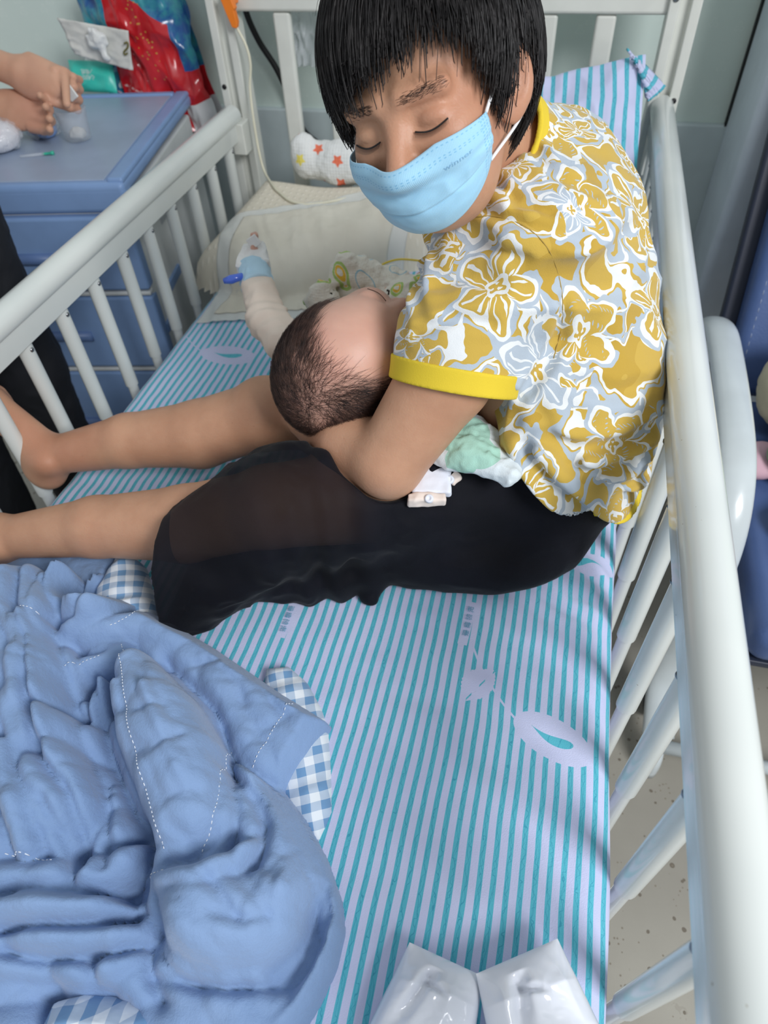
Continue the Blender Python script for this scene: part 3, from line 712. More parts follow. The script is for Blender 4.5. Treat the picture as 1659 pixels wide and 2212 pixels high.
# ================================================================== soft goods
def sdpoly(p, poly):
    """signed distance to a closed 2-D outline, negative inside"""
    poly = np.asarray(poly, float)[:, :2]; d = np.full(p.shape[:-1], 1e9); s = np.ones(p.shape[:-1]); n = len(poly)
    for i in range(n):
        a, b = poly[i], poly[i - 1]; e = b - a; w_ = p - a
        t = np.clip((w_ @ e) / (e @ e), 0, 1); bb = w_ - e * t[..., None]; d = np.minimum(d, (bb ** 2).sum(-1))
        c1 = p[..., 1] >= a[1]; c2 = p[..., 1] < b[1]; c3 = e[0] * w_[..., 1] > e[1] * w_[..., 0]
        fl = (c1 & c2 & c3) | (~c1 & ~c2 & ~c3); s = np.where(fl, -s, s)
    return s * np.sqrt(d)
def hfield(fn, x0, x1, y0, y1, h, zcut=-0.004):
    nx, ny = int((x1 - x0) / h) + 1, int((y1 - y0) / h) + 1
    X, Y = np.meshgrid(np.linspace(x0, x1, nx), np.linspace(y0, y1, ny), indexing='ij')
    Z = fn(X, Y); P = np.stack([X, Y, ZM + Z], -1).reshape(-1, 3); F = grid_faces(nx, ny)
    keep = (Z.reshape(-1)[F] > zcut).any(1); F = F[keep]
    used = np.unique(F); mp = -np.ones(len(P), int); mp[used] = np.arange(len(used))
    return P[used], mp[F]
def ipt(poly, z=0.0): return np.array([W(a, b, z)[:2] for a, b in poly])
def dome(d, r):                              # height profile 0..1 from distance inside an edge
    t = np.clip(-d / r, 0, 1); return np.sqrt(1 - (1 - t) ** 2)

# ---- latex pillow
PIL = np.array([W(425, 592, 0.02)[:2], [-0.60, 1.245], [-0.40, 1.40], [-0.22, 1.50], [-0.20, 1.635], [-0.745, 1.635]])
def pillow_h(X, Y):
    p = np.stack([X, Y], -1); d = sdpoly(p, PIL) - 0.004
    top = 0.082 + 0.055 * np.clip((Y - 1.30) / 0.34, 0, 1) + 0.008 * vn(np.stack([X, Y, X * 0], -1), 7, 3)
    return np.where(d < 0, top * dome(d, 0.075), -d * 1.5)
g = G('beige latex pillow cover')
vv = g.vor(62, g.vec(g.x, g.y * 0.85, 0.0), '2D', rnd=0.15); dd = E(g, vv.outputs['Distance'])
dot = 1.0 - dd.ramp(0.10, 0.30)
c = g.mix(dot * 0.5, lin((218, 211, 194)), lin((234, 229, 215)))
m_latex = g.out(c, 0.8, bump=(dot + g.noise(900, 1) * 0.2, 0.6, 0.002), spec=0.2)
P_, F_ = hfield(pillow_h, -0.80, -0.15, 1.14, 1.66, 0.006)
tag(mk('latex_pillow', P_, F_, m_latex, base=(-0.5, 1.45, ZM)), 'beige dotted latex pillow at the head of the bed', 'pillow')
# ---- disposable pad draped over pillow front and sheet
PA, PB, PC, PD = W(428, 698, 0)[:2], W(800, 690, 0.0)[:2], W(930, 395, 0.13)[:2], W(492, 463, 0.115)[:2]
def pad_mesh(m0, m1, lift, seed, n=90):
    u, v = np.meshgrid(np.linspace(m0, 1 - m0, n), np.linspace(m1, 1 - m1, n), indexing='ij'); U, Vv = u[..., None], v[..., None]
    xy = PA * (1 - U) * (1 - Vv) + PB * U * (1 - Vv) + PC * U * Vv + PD * (1 - U) * Vv
    xy = xy + 0.006 * np.stack([vn(np.stack([u, v, u * 0], -1), 5, 1), vn(np.stack([u, v, u * 0], -1), 5, 2)], -1)
    hp = pillow_h(xy[..., 0], xy[..., 1]); hs = np.maximum(hp, 0)
    for _ in range(3): hs[1:-1, 1:-1] = (hs[:-2, 1:-1] + hs[2:, 1:-1] + hs[1:-1, :-2] + hs[1:-1, 2:] + hs[1:-1, 1:-1] * 2) / 6
    hs = np.maximum(hs, hp)
    q = np.stack([u * 1.5 + v * 0.5, v, u * 0], -1)
    wr = 0.0035 * np.clip(wrinkle(q * V(1.6, 0.5, 1), 5, seed), -0.3, 1) + 0.001 * vn(q, 30, seed)
    return np.concatenate([xy, (ZM + hs + lift + wr + 0.0030)[..., None]], -1).reshape(-1, 3), grid_faces(n, n)
g = G('translucent pad film'); m_padfilm = g.out(lin((238, 240, 236)), 0.5, alpha=0.60, spec=0.3)
g = G('absorbent pad core'); m_padcore = g.out(g.mix(g.noise(12, 3).ramp(0.3, 0.7), lin((216, 211, 196)), lin((224, 220, 206))), 0.75, bump=(g.noise(300, 2), 0.3, 0.0008), alpha=0.93)
pad = empty('underpad', (PA[0], PA[1], ZM), 'translucent edged disposable underpad draped over the pillow front', 'pad')
o = mk('pad_film', *pad_mesh(0, 0, 0.0, 1), m_padfilm, pad); solid(o, 0.0005)
o = mk('pad_core', *pad_mesh(0.085, 0.10, 0.0022, 1), m_padcore, pad); solid(o, 0.0012)
def on_pillow(px, py, up=0.0055):
    return hit(lambda p: p[:, 2] - ZM - np.maximum(pillow_h(p[:, 0], p[:, 1]), 0) - up, px, py, 0.9, 1.9)
tp = [WY(512, 60, yc), WY(532, 100, yc), WY(541, 140, yc), WY(540, 190, yc), WY(548, 260, yc - 0.01), WY(560, 330, yc - 0.02), WY(572, 372, yc - .035)] + [on_pillow(*q) for q in ((592, 404), (604, 416), (622, 431), (644, 439), (674, 441), (740, 430), (820, 408), (900, 392))]
tag(mk('feeding_tube', *tube(spline(tp, 110), 0.0030, 10), m_tube), 'thin cream tube hanging from the orange clip onto the pillow', 'tube')
# ---- star print muslin behind the pillow
g = G('muslin with coloured stars')
sv = g.vor(19, g.vec(g.x, g.z * 0.9 + g.y * 0.6, 0.0), '2D', rnd=0.6)
sp = g.nt.nodes.new('ShaderNodeSeparateXYZ'); g.nt.links.new(sv.outputs['Position'], sp.inputs[0])
du = g.x - E(g, sp.outputs[0]); dv = (g.z * 0.9 + g.y * 0.6) - E(g, sp.outputs[1])
rr = (du * du + dv * dv).sqrt(); th = du.atan2(dv)
star = rr.lt((th * 2.5).cos().abs() * -0.006 + 0.0145)
sc_ = g.nt.nodes.new('ShaderNodeSeparateColor'); g.nt.links.new(sv.outputs['Color'], sc_.inputs[0]); rn = E(g, sc_.outputs[0])
sc = g.mix(rn.gt(0.45), lin((232, 120, 90)), g.mix(rn.gt(0.7), lin((236, 220, 110)), lin((150, 140, 96))))
c = g.mix(star, lin((222, 224, 222)), sc)
m_star = g.out(c, 0.9, bump=(((g.x * 900).sin() + (g.z * 900).sin()) * 0.2 + g.noise(60, 2), 0.4, 0.002))
mc = W(735, 345, 0.12); mc = V(mc[0], 1.62, ZM + 0.165)
def fm(p): return smin(ell(p, mc + V(0.05, 0, 0), (0.10, 0.045, 0.055)), ell(p, mc + V(-0.045, 0, 0.012), (0.04, 0.035, 0.055)), 0.015) + 0.007 * wrinkle(p * V(1, 1, .6), 13, 5) + 0.0012 * wrinkle(p, 60, 2)
P_, F_ = isosurf(fm, mc - V(0.16, 0.08, 0.10), mc + V(0.18, 0.08, 0.10), 0.004)
tag(mk('muslin_cloth', P_, F_, m_star, base=(mc[0], mc[1], ZM)), 'crumpled white muslin printed with coloured stars behind the pillow', 'cloth')
# ---- yellow tube
tp = [W(815, 578, 0.06), W(838, 566, 0.07), W(870, 560, 0.075), W(930, 566, 0.08)]
tag(mk('yellow_tube', *tube(spline(tp, 24), 0.0022, 8), plain('yellow tube', (232, 200, 50), 0.35)), 'thin yellow tube beside the baby\'s muslin', 'tube')

# ---- bunched striped sheet propped in the corner at the headboard
g0 = lambda g: g.x + (g.z - ZM) * 0.10 + (g.y - 1.5) * 0.05
m_sheet2 = stripe_mat('striped sheet bundle print', False, pitch=0.0235, duty=0.36, coord=g0, warp=0.004)
def bundle():
    n = 110
    u, v = np.meshgrid(np.linspace(0, 1, n), np.linspace(0, 1, n), indexing='ij'); U, Vv = u[..., None], v[..., None]
    TL, TR = WY(1095, 190, 1.60), WY(1395, 118, 1.615); BL, BR = V(-0.13, 1.36, ZM + 0.03), V(0.150, 1.22, ZM + 0.03)
    b = BL * (1 - U) * (1 - Vv) + BR * U * (1 - Vv) + TR * U * Vv + TL * (1 - U) * Vv
    nn = nrm(V(0, -0.75, 0.66)); q = np.stack([u, v, u * 0], -1)
    bul = 0.055 * np.sin(np.pi * np.clip(v, 0, 1)) ** 0.7 * (np.sin(np.pi * np.clip(u * 0.9 + 0.08, 0, 1)) ** 0.5)
    fo = 0.007 * wrinkle(q @ np.array([[1, .3, 0], [-.3, 1, 0], [0, 0, 1]]) * V(1, 2.2, 1), 3.2, 2) + 0.013 * (1 - v) ** 2 * wrinkle(q * V(2.2, 0.8, 1), 4, 6) + 0.003 * vn(q, 14, 7)
    fr = b + nn * (bul + fo)[..., None]; bk = b - nn * (0.02 * np.sin(np.pi * v))[..., None] - nn * 0.006
    f = grid_faces(n, n)
    return np.concatenate([fr.reshape(-1, 3), bk.reshape(-1, 3)]), np.concatenate([f, f[:, ::-1] + n * n])
bun = empty('bunched_sheet', (0.02, 1.45, ZM), 'bunched teal striped sheet propped in the bed corner behind the woman', 'sheet')
mk('sheet_body', *bundle(), m_sheet2, bun)
# turned corner flap hanging towards the rail
fa, fb, fc, fd = WY(1352, 106, 1.60), WY(1436, 188, 1.60), WY(1398, 218, 1.555), WY(1392, 160, 1.565)
n = 24; u, v = np.meshgrid(np.linspace(0, 1, n), np.linspace(0, 1, n), indexing='ij'); U, Vv = u[..., None], v[..., None]
b = fa * (1 - U) * (1 - Vv) + fb * U * (1 - Vv) + fc * U * Vv + fd * (1 - U) * Vv; b[..., 1] -= 0.018 * np.sin(np.pi * u) * np.sin(np.pi * v) + 0.006 * wrinkle(np.stack([u, v * 2, u * 0], -1), 4, 3)
m_sheet3 = stripe_mat('striped flap print', False, pitch=0.0235, duty=0.36, coord=lambda g: g.z * 0.86 - g.x * 0.5, warp=0.003)
o = mk('corner_flap', b.reshape(-1, 3), grid_faces(n, n), m_sheet3, bun); solid(o, 0.004)

# ================================================================== quilt
m_thread = plain('white thread', (222, 228, 236), 0.8)
g = G('washed blue quilt cotton')
c = g.mix(g.noise(5, 4, rough=0.6).ramp(0.3, 0.7), lin((122, 149, 188)), lin((133, 159, 197)))
m_blue = g.out(c, 0.85, bump=(g.noise(1300, 1) * 0.35 + g.noise(70, 4, rough=0.65) * 2.2, 0.45, 0.0022), sheen=0.25, spec=0.2)
def gingham(name, ang, cell=0.0105):
    g = G(name); ca, sa = math.cos(ang), math.sin(ang)
    a = (g.x * ca + g.y * sa) / (2 * cell) + (g.noise(12, 2) - 0.5) * 0.5; b = (g.y * ca - g.x * sa) / (2 * cell) + g.z * 20 + (g.noise(14, 2) - 0.5) * 0.4
    k = a.frac().lt(0.5) + b.frac().lt(0.5)
    c = g.mix(k * 0.5, lin((226, 232, 238)), lin((112, 152, 192)))
    return g.out(c, 0.85, bump=(g.noise(40, 3), 0.4, 0.003), sheen=0.2, spec=0.2)
m_ging = gingham('blue and white gingham', 0.45)
# folds: (polyline of picture points with height, half widths in metres, peak height)
LOB = []
def lobe(pts, hw, h0, base=0.0, sq=1.0):
    P = np.array([W(a, b, c) for a, b, c in pts]); LOB.append((P[:, :2], np.broadcast_to(np.asarray(hw, float), (len(pts),)) * 0.94, np.array([c for _, _, c in pts]) * 1.08 , h0, sq))
OUT = ipt([(-260, 1260), (-60, 1200), (20, 1188), (80, 1150), (120, 1147), (190, 1150), (258, 1146), (262, 1175), (232, 1262), (190, 1300), (290, 1298), (380, 1345), (470, 1398), (600, 1486), (712, 1556), (664, 1640), (616, 1704), (664, 1764), (705, 1850), (736, 1940), (742, 2010), (724, 2085), (690, 2160), (640, 2240), (500, 2330), (-300, 2330)], 0.02)
def lobes_setup():
    # far-left long fold and its neighbours
    lobe([(10, 1230, .10), (20, 1400, .12), (45, 1560, .12), (100, 1720, .11), (140, 1850, .07)], [.045, .050, .050, .042, .025], .0)
    lobe([(-120, 1280, .10), (-110, 1500, .12), (-60, 1760, .10), (-40, 1900, .07)], .075, 0)
    lobe([(95, 1215, .10), (72, 1320, .10), (100, 1420, .10), (122, 1520, .07)], [.028, .030, .034, .026], 0)
    # turned-back corner over the ankle
    lobe([(195, 1170, .135), (165, 1250, .125), (128, 1330, .09)], [.048, .044, .034], 0)
    lobe([(232, 1165, .13), (212, 1235, .115), (160, 1310, .085)], [.022, .026, .024], 0)
    # band running right from the knot
    lobe([(110, 1370, .07), (230, 1335, .078), (310, 1330, .07), (400, 1385, .06)], [.024, .030, .034, .030], 0)
    lobe([(140, 1440, .06), (220, 1400, .066), (260, 1400, .06)], [.030, .036, .030], 0)
    # right panel
    lobe([(330, 1345, .050), (450, 1440, .060), (560, 1530, .055), (640, 1590, .040)], [.045, .075, .085, .060], 0, sq=.6)
    lobe([(420, 1420, .058), (540, 1500, .055), (680, 1565, .032)], [.05, .055, .03], 0, sq=.6)
    # central lobe
    lobe([(283, 1420, .110), (320, 1520, .125), (360, 1620, .128), (390, 1720, .115), (390, 1820, .090), (370, 1880, .06)], [.034, .054, .060, .056, .052, .045], 0, sq=.8)
    # small bunches left of the lobe
    lobe([(205, 1450, .085), (190, 1520, .080), (200, 1560, .05)], [.012, .016, .016], 0)
    lobe([(120, 1545, .06), (160, 1520, .062), (200, 1530, .05)], [.020, .024, .02], 0)
    lobe([(140, 1600, .06), (190, 1580, .068), (240, 1640, .06), (250, 1750, .055)], [.036, .044, .044, .034], 0)
    lobe([(225, 1690, .066), (220, 1780, .066), (225, 1850, .05)], [.022, .026, .022], 0)
    lobe([(160, 1760, .06), (190, 1830, .06), (180, 1880, .05)], [.026, .03, .022], 0)
    # lower bulge and rim
    lobe([(360, 1930, .085), (430, 1960, .112), (520, 1960, .108), (600, 1900, .085), (560, 1790, .075), (520, 1690, .070)], [.040, .058, .056, .036, .034, .024], 0, sq=.8)
    lobe([(330, 1890, .075), (320, 1960, .075), (350, 2010, .06)], [.030, .034, .03], 0)
    lobe([(340, 1900, .098), (430, 1880, .112), (500, 1850, .100), (560, 1800, .080)], [.020, .026, .024, .016], 0)
    lobe([(380, 2030, .085), (450, 2040, .100), (540, 2020, .098), (620, 1960, .075)], [.022, .030, .028, .018], 0)
    lobe([(560, 1960, .105), (605, 1910, .095), (630, 1850, .070)], [.022, .022, .014], 0)
    lobe([(520, 1690, .078), (550, 1770, .078), (560, 1830, .070)], [.016, .020, .016], 0)
    lobe([(575, 1740, .070), (600, 1800, .072), (615, 1860, .066)], [.014, .018, .016], 0)
    lobe([(310, 1480, .132), (350, 1560, .136), (385, 1650, .132), (420, 1730, .112)], [.020, .026, .028, .024], 0)
    lobe([(250, 1470, .108), (270, 1570, .112), (320, 1690, .108), (345, 1790, .095)], [.018, .022, .024, .022], 0)
    lobe([(20, 1300, .128), (40, 1430, .130), (70, 1560, .126), (110, 1680, .112)], [.018, .022, .020, .014], 0)
    lobe([(-10, 1600, .120), (20, 1720, .118), (50, 1820, .095)], [.02, .024, .018], 0)
    lobe([(500, 1642, .070), (590, 1720, .072), (660, 1830, .066), (704, 1940, .060), (712, 2020, .055), (685, 2100, .050), (610, 2190, .045), (520, 2280, .04)], [.011, .015, .016, .015, .015, .018, .024, .03], 0)
    lobe([(330, 2090, .05), (440, 2130, .055), (570, 2120, .05), (650, 2060, .035)], [.040, .045, .040, .024], 0)
    lobe([(380, 2200, .045), (520, 2200, .045), (640, 2150, .035)], [.05, .045, .03], 0)
    # left lower rolls
    lobe([(-80, 1900, .085), (40, 1900, .090), (150, 1880, .082), (250, 1850, .070), (300, 1820, .055)], [.030, .034, .032, .024, .012], 0)
    lobe([(-80, 1955, .095), (60, 1955, .098), (180, 1955, .088), (262, 1970, .065)], [.024, .030, .026, .012], 0)
    lobe([(-60, 2040, .085), (80, 2022, .092), (200, 2040, .086), (285, 2030, .070), (310, 1990, .06)], [.030, .034, .034, .026, .012], 0)
    lobe([(-100, 2110, .05), (20, 2110, .05), (90, 2090, .045)], [.05, .04, .03], 0)
    lobe([(60, 2105, .045), (180, 2098, .05), (280, 2110, .045)], [.022, .025, .022], 0)
    lobe([(-90, 2200, .05), (0, 2230, .05)], .04, 0)
lobes_setup()
# creases and crests between the folds: (points, half width, depth)
CRE = []
def crease(pts, w_, dep, z=0.08): CRE.append((np.array([W(a * .503, 1100 + b * .503, z)[:2] for a, b in pts]), w_, dep))
for pts, w_, dep in (
    ([(205, 210), (190, 300), (230, 400), (215, 520), (280, 680), (280, 830)], .009, .030), ([(75, 240), (90, 420), (150, 640), (160, 900), (190, 1060), (300, 1250), (320, 1420), (290, 1560)], .008, .030),
    ([(210, 460), (320, 455), (440, 380)], .007, .020), ([(250, 540), (350, 570), (430, 560)], .008, .016), ([(160, 880), (280, 840), (370, 850)], .007, .022), ([(160, 1060), (280, 1000), (400, 1030)], .010, .018),
    ([(400, 690), (395, 830), (430, 1010), (500, 1230), (580, 1340), (620, 1450), (570, 1590)], .009, .036), ([(700, 590), (900, 800), (935, 880), (970, 1010), (975, 1080)], .007, .026),
    ([(975, 1080), (1060, 1200), (1120, 1330), (1110, 1450), (1080, 1520)], .009, .024), ([(960, 1170), (950, 1330), (900, 1440), (830, 1510), (740, 1520)], .006, .014),
    ([(650, 1660), (660, 1750), (700, 1870), (800, 1950), (900, 1965), (1050, 1930), (1180, 1935)], .010, .030), ([(1180, 1935), (1290, 1800), (1360, 1660), (1370, 1560)], .013, .045),
    ([(560, 1600), (570, 1700), (640, 1800)], .008, .022), ([(0, 1790), (200, 1765), (400, 1750), (540, 1735)], .007, .028), ([(0, 1880), (100, 1905), (300, 1905), (450, 1890), (590, 1850)], .008, .036),
    ([(590, 1990), (750, 2015), (950, 2015), (1100, 1990), (1230, 1900)], .008, .016), ([(590, 1880), (585, 1990), (620, 2110)], .008, .022), ([(340, 1920), (350, 2010), (400, 2060)], .008, .020),
    ([(1060, 1090), (1150, 1160), (1230, 1260)], .006, -.006), ([(1000, 1560), (1100, 1660), (1180, 1760), (1160, 1860)], .009, .014), ([(860, 1560), (960, 1640), (1010, 1720)], .007, .009), ([(950, 1740), (1080, 1770), (1160, 1740)], .007, .010),
    ([(700, 620), (640, 700), (660, 800)], .007, .008), ([(520, 900), (640, 950), (760, 930)], .006, .007), ([(600, 1080), (720, 1120), (830, 1060)], .007, .007), ([(640, 1240), (760, 1290), (880, 1260)], .007, .007), ([(760, 1390), (850, 1430), (900, 1400)], .006, .010),
    ([(930, 640), (1010, 720), (1040, 800)], .007, .007), ([(1000, 640), (1120, 740), (1200, 830)], .006, .006), ([(1080, 900), (1130, 960), (1150, 1030)], .007, .006), ([(760, 620), (860, 600), (960, 590)], .006, .008),
    ([(40, 480), (60, 640), (40, 800)], .008, .012), ([(100, 900), (130, 1080), (100, 1240)], .008, .010), ([(210, 1290), (260, 1420), (330, 1500)], .007, .018), ([(30, 1000), (50, 1180), (30, 1330)], .008, .009), ([(410, 1140), (410, 1300), (420, 1500)], .009, .022),
    ([(0, 1640), (150, 1610), (320, 1600), (480, 1620), (560, 1600)], .007, .020), ([(150, 1960), (160, 2060), (100, 2120)], .009, .018), ([(1390, 1640), (1400, 1760), (1420, 1860)], .006, .010), ([(300, 280), (350, 330), (310, 410)], .007, .010)):
    crease(pts, w_, dep)
def crease_field(pw):
    D = np.zeros(pw.shape[:-1])
    for (L, w_, dep) in CRE:
        dm = np.full(pw.shape[:-1], 9.0); n_ = len(L) - 1
        for i in range(n_):
            a, b = L[i], L[i + 1]; e = b - a; t = np.clip(((pw - a) @ e) / (e @ e), 0, 1)
            dd = np.linalg.norm(pw - a - e * t[..., None], axis=-1); tt = (i + t) / n_
            dm = np.minimum(dm, dd + .012 * np.clip(np.abs(tt - .5) * 2 - .7, 0, 1) ** 2)
        D += dep * np.exp(-np.abs(dm / w_) ** 1.35)
    return D
def quilt_h(X, Y):
    p = np.stack([X, Y], -1); d = sdpoly(p, OUT)
    p3 = np.stack([X, Y, X * 0], -1)
    pw = p + 0.006 * np.stack([vn(p3, 16, 1), vn(p3, 16, 2)], -1)
    Z = 0.016 * dome(d, 0.02) + 0.014 * vn(p3, 9, 9)
    for (L, hw, hz, _, sq) in LOB:
        best = np.full(X.shape, -1.0)
        for i in range(len(L) - 1):
            a, b = L[i], L[i + 1]; e = b - a
            t = np.clip(((pw - a) @ e) / (e @ e), 0, 1); dd = np.linalg.norm(pw - a - e * t[..., None], axis=-1)
            r = hw[i] + (hw[i + 1] - hw[i]) * t; h = hz[i] + (hz[i + 1] - hz[i]) * t
            q = np.clip(dd / r, 0, 1.0)
            best = np.maximum(best, np.where(dd < r, h * (0.10 + 0.90 * np.sqrt(np.clip(1 - q ** (2 / sq if sq < 1 else 2), 0, 1))), h * 0.10 - (dd - r) * 3.0))
        k = 0.005; h_ = np.clip(0.5 + 0.5 * (best - Z) / k, 0, 1); Z = Z * (1 - h_) + best * h_ + k * h_ * (1 - h_)
    # creases
    ca = wrinkle(p3 @ np.array([[.75, .65, 0], [-.65, .75, 0], [0, 0, 1]]) * V(1, .35, 1), 26, 4); cb = wrinkle(p3 * V(1, .45, 1), 38, 6)
    amt = 0.5 + 0.5 * vn(p3, 8, 12)
    w3 = p3 + 0.018 * np.stack([vn(p3, 11, 21), vn(p3, 11, 22), X * 0], -1)
    n1 = np.abs(vn(w3 @ np.array([[.9, .44, 0], [-.44, .9, 0], [0, 0, 1]]) * V(1, .34, 1), 17, 14)) ** 0.7
    n2 = np.abs(vn(w3 @ np.array([[.6, -.8, 0], [.8, .6, 0], [0, 0, 1]]) * V(1, .26, 1), 36, 15)) ** 0.7
    n3 = np.abs(vn(w3 @ np.array([[.3, .95, 0], [-.95, .3, 0], [0, 0, 1]]) * V(1, .30, 1), 64, 16)) ** 0.8
    Z = Z + 0.0120 * (n1 - .5) + 0.0080 * (n2 - .5) * (.4 + amt) + 0.0038 * (n3 - .4) * (.3 + amt) + 0.0024 * np.clip(ca, -0.6, 1) * amt + 0.0018 * np.clip(cb, -.6, 1) * (1 - amt)
    cd = crease_field(pw); Z = np.maximum(Z - cd, np.minimum(Z, 0.008 + 0.25 * Z))
    edge = 0.014 + 1.9 * np.clip(-d, 0, 1)
    return np.where(d < 0, np.minimum(Z, edge * (dome(d, 0.006) * .9 + .1)), -d * 4)
quilt = empty('quilt', W(330, 1750, 0), 'crumpled light blue quilt with gingham lining heaped at the foot of the bed', 'quilt')
P_, F_ = hfield(quilt_h, -0.73, -0.02, -0.16, 0.60, 0.0030, zcut=-0.002)
mk('quilt_top', P_, F_, m_blue, quilt)
# lining peeping out
def lining(poly, peak, seed, z0=0.02, ridges=(26, 0.004)):
    pl = ipt(poly, z0); c0_ = pl.mean(0)
    def f(X, Y):
        p = np.stack([X, Y], -1); d = sdpoly(p, pl); p3 = np.stack([X, Y, X * 0], -1)
        return np.where(d < 0, peak * dome(d, 0.045) * (0.7 + 0.3 * vn(p3, 9, seed)) + ridges[1] * wrinkle(p3 @ np.array([[.6, .8, 0], [-.8, .6, 0], [0, 0, 1]]) * V(1, .4, 1), ridges[0], seed) * dome(d, 0.02), -d * 4)
    P, F = hfield(f, pl[:, 0].min() - .01, pl[:, 0].max() + .01, pl[:, 1].min() - .01, pl[:, 1].max() + .01, 0.0025, -0.002)
    o = mk('gingham_lining', P, F, m_ging, quilt); tag(o, 'blue and white gingham lining'); return o
lining([(570, 1432), (622, 1428), (660, 1460), (690, 1515), (704, 1560), (710, 1640), (712, 1740), (684, 1805), (640, 1780), (600, 1700), (560, 1500)], 0.032, 1)
lining([(250, 1140), (290, 1175), (305, 1230), (322, 1305), (240, 1330), (150, 1330), (180, 1240), (230, 1160)], 0.070, 2, 0.06, (30, .006))
lining([(60, 2215), (95, 2150), (170, 2128), (260, 2140), (330, 2175), (400, 2205), (420, 2300), (40, 2300)], 0.085, 3, 0.05)
# quilting stitches
def stitches(poly, z=0.07, dash=0.0045, r=0.00055):
    pts = spline([np.append(W(a, b, z)[:2], 0) for a, b in poly], 220); seg = np.r_[0, np.cumsum(np.linalg.norm(np.diff(pts, axis=0), axis=1))]
    n = int(seg[-1] / dash); tt = np.linspace(0, seg[-1], n * 4); X = np.interp(tt, seg, pts[:, 0]); Y = np.interp(tt, seg, pts[:, 1])
    Z = quilt_h(X, Y) + ZM + 0.0006; P = np.stack([X, Y, Z], -1)
    ms = [tube(P[i * 4:i * 4 + 3], r, 5) for i in range(n)]
    mk('stitching', *cat(*ms), m_thread, quilt)
for s in ([(258, 1385), (285, 1470), (305, 1590), (340, 1740), (368, 1850)], [(625, 1492), (590, 1550), (535, 1640)], [(482, 1590), (478, 1760), (440, 1850)],
          [(232, 1240), (210, 1280), (190, 1296)], [(50, 1335), (100, 1345)], [(280, 1300), (290, 1330), (240, 1358)], [(310, 1885), (362, 1886)], [(140, 1440), (215, 1412)], [(20, 1850), (120, 1862)]):
    stitches(s)

# ================================================================== glossy white sachets at the foot
g = G('glossy white sachet plastic'); m_sach = g.out(g.mix(g.noise(8, 3).ramp(0.3, 0.7), lin((222, 226, 236)), lin((230, 233, 241))), 0.14, coat=0.5, trans=0.0)
def sachet(name, label, pa, pb, pc, pd, seed, hgt, group='white sachets at the foot of the bed'):
    """pa->pb sealed top edge, pc/pd lower corners"""
    n = 80; u, v = np.meshgrid(np.linspace(0, 1, n), np.linspace(0, 1, n), indexing='ij'); U, Vv = u[..., None], v[..., None]
    A, B, Cc, D = [W(*q) for q in (pa, pb, pc, pd)]
    b = A * (1 - U) * (1 - Vv) + B * U * (1 - Vv) + Cc * U * Vv + D * (1 - U) * Vv
    prof = np.clip(4 * u * (1 - u), 0, 1) ** 0.55 * np.clip(v / 0.35, 0, 1) ** 0.8 * (1 - np.clip((v - .8) / .2, 0, 1) * 0.8)
    q = np.stack([u, v, u * 0], -1); b2 = b.copy()
    dent = np.exp(-(((u - 0.38) * 0.9 + (v - 0.30) * 0.25) / 0.07) ** 2) * np.clip((v - 0.14) / 0.1, 0, 1) * np.clip((0.75 - v) / 0.3, 0, 1)
    dent2 = np.exp(-((v - 0.30 - 0.25 * (u - 0.38)) / 0.035) ** 2) * np.clip((u - 0.36) / 0.05, 0, 1) * np.clip((0.66 - u) / 0.15, 0, 1)
    cr = 0.0030 * wrinkle(q * V(1.4, .8, 1), 2.2, seed) + 0.0006 * wrinkle(q, 7, seed + 4)
    b2[..., 2] += hgt * prof + cr * prof - 0.013 * dent - 0.008 * dent2 + 0.0012
    b2[..., 2] = np.maximum(b2[..., 2], b[..., 2] + 0.0012)
    bt = b.copy(); bt[..., 2] = np.maximum(bt[..., 2] - 0.012 * prof, ZM + 0.0015)
    f = grid_faces(n, n)
    root = empty(name, (b[..., 0].mean(), b[..., 1].mean(), ZM), label, 'sachet', group)
    mk('sachet_body', np.concatenate([b2.reshape(-1, 3), bt.reshape(-1, 3)]), np.concatenate([f[:, ::-1], f + n * n]), m_sach, root)
    e = [b2[0, 0] * (1 - t) + b2[-1, 0] * t for t in np.linspace(0.02, .98, 12)]
    dn = nrm((b[n // 2, 5] - b[n // 2, 0]))
    mk('heat_seal', *tube([p + dn * 0.006 + V(0, 0, 0.0008) for p in e], 0.0011, 6), m_sach, root)
sachet('white_sachet', 'glossy white plastic sachet, left of the two at the foot', (885, 2036, .030), (1045, 2110, .030), (1010, 2330, .012), (770, 2270, .012), 2, 0.034)
sachet('white_sachet', 'glossy white plastic sachet, right of the two at the foot', (1028, 2104, .040), (1204, 2028, .036), (1330, 2290, .010), (1075, 2340, .018), 7, 0.032)

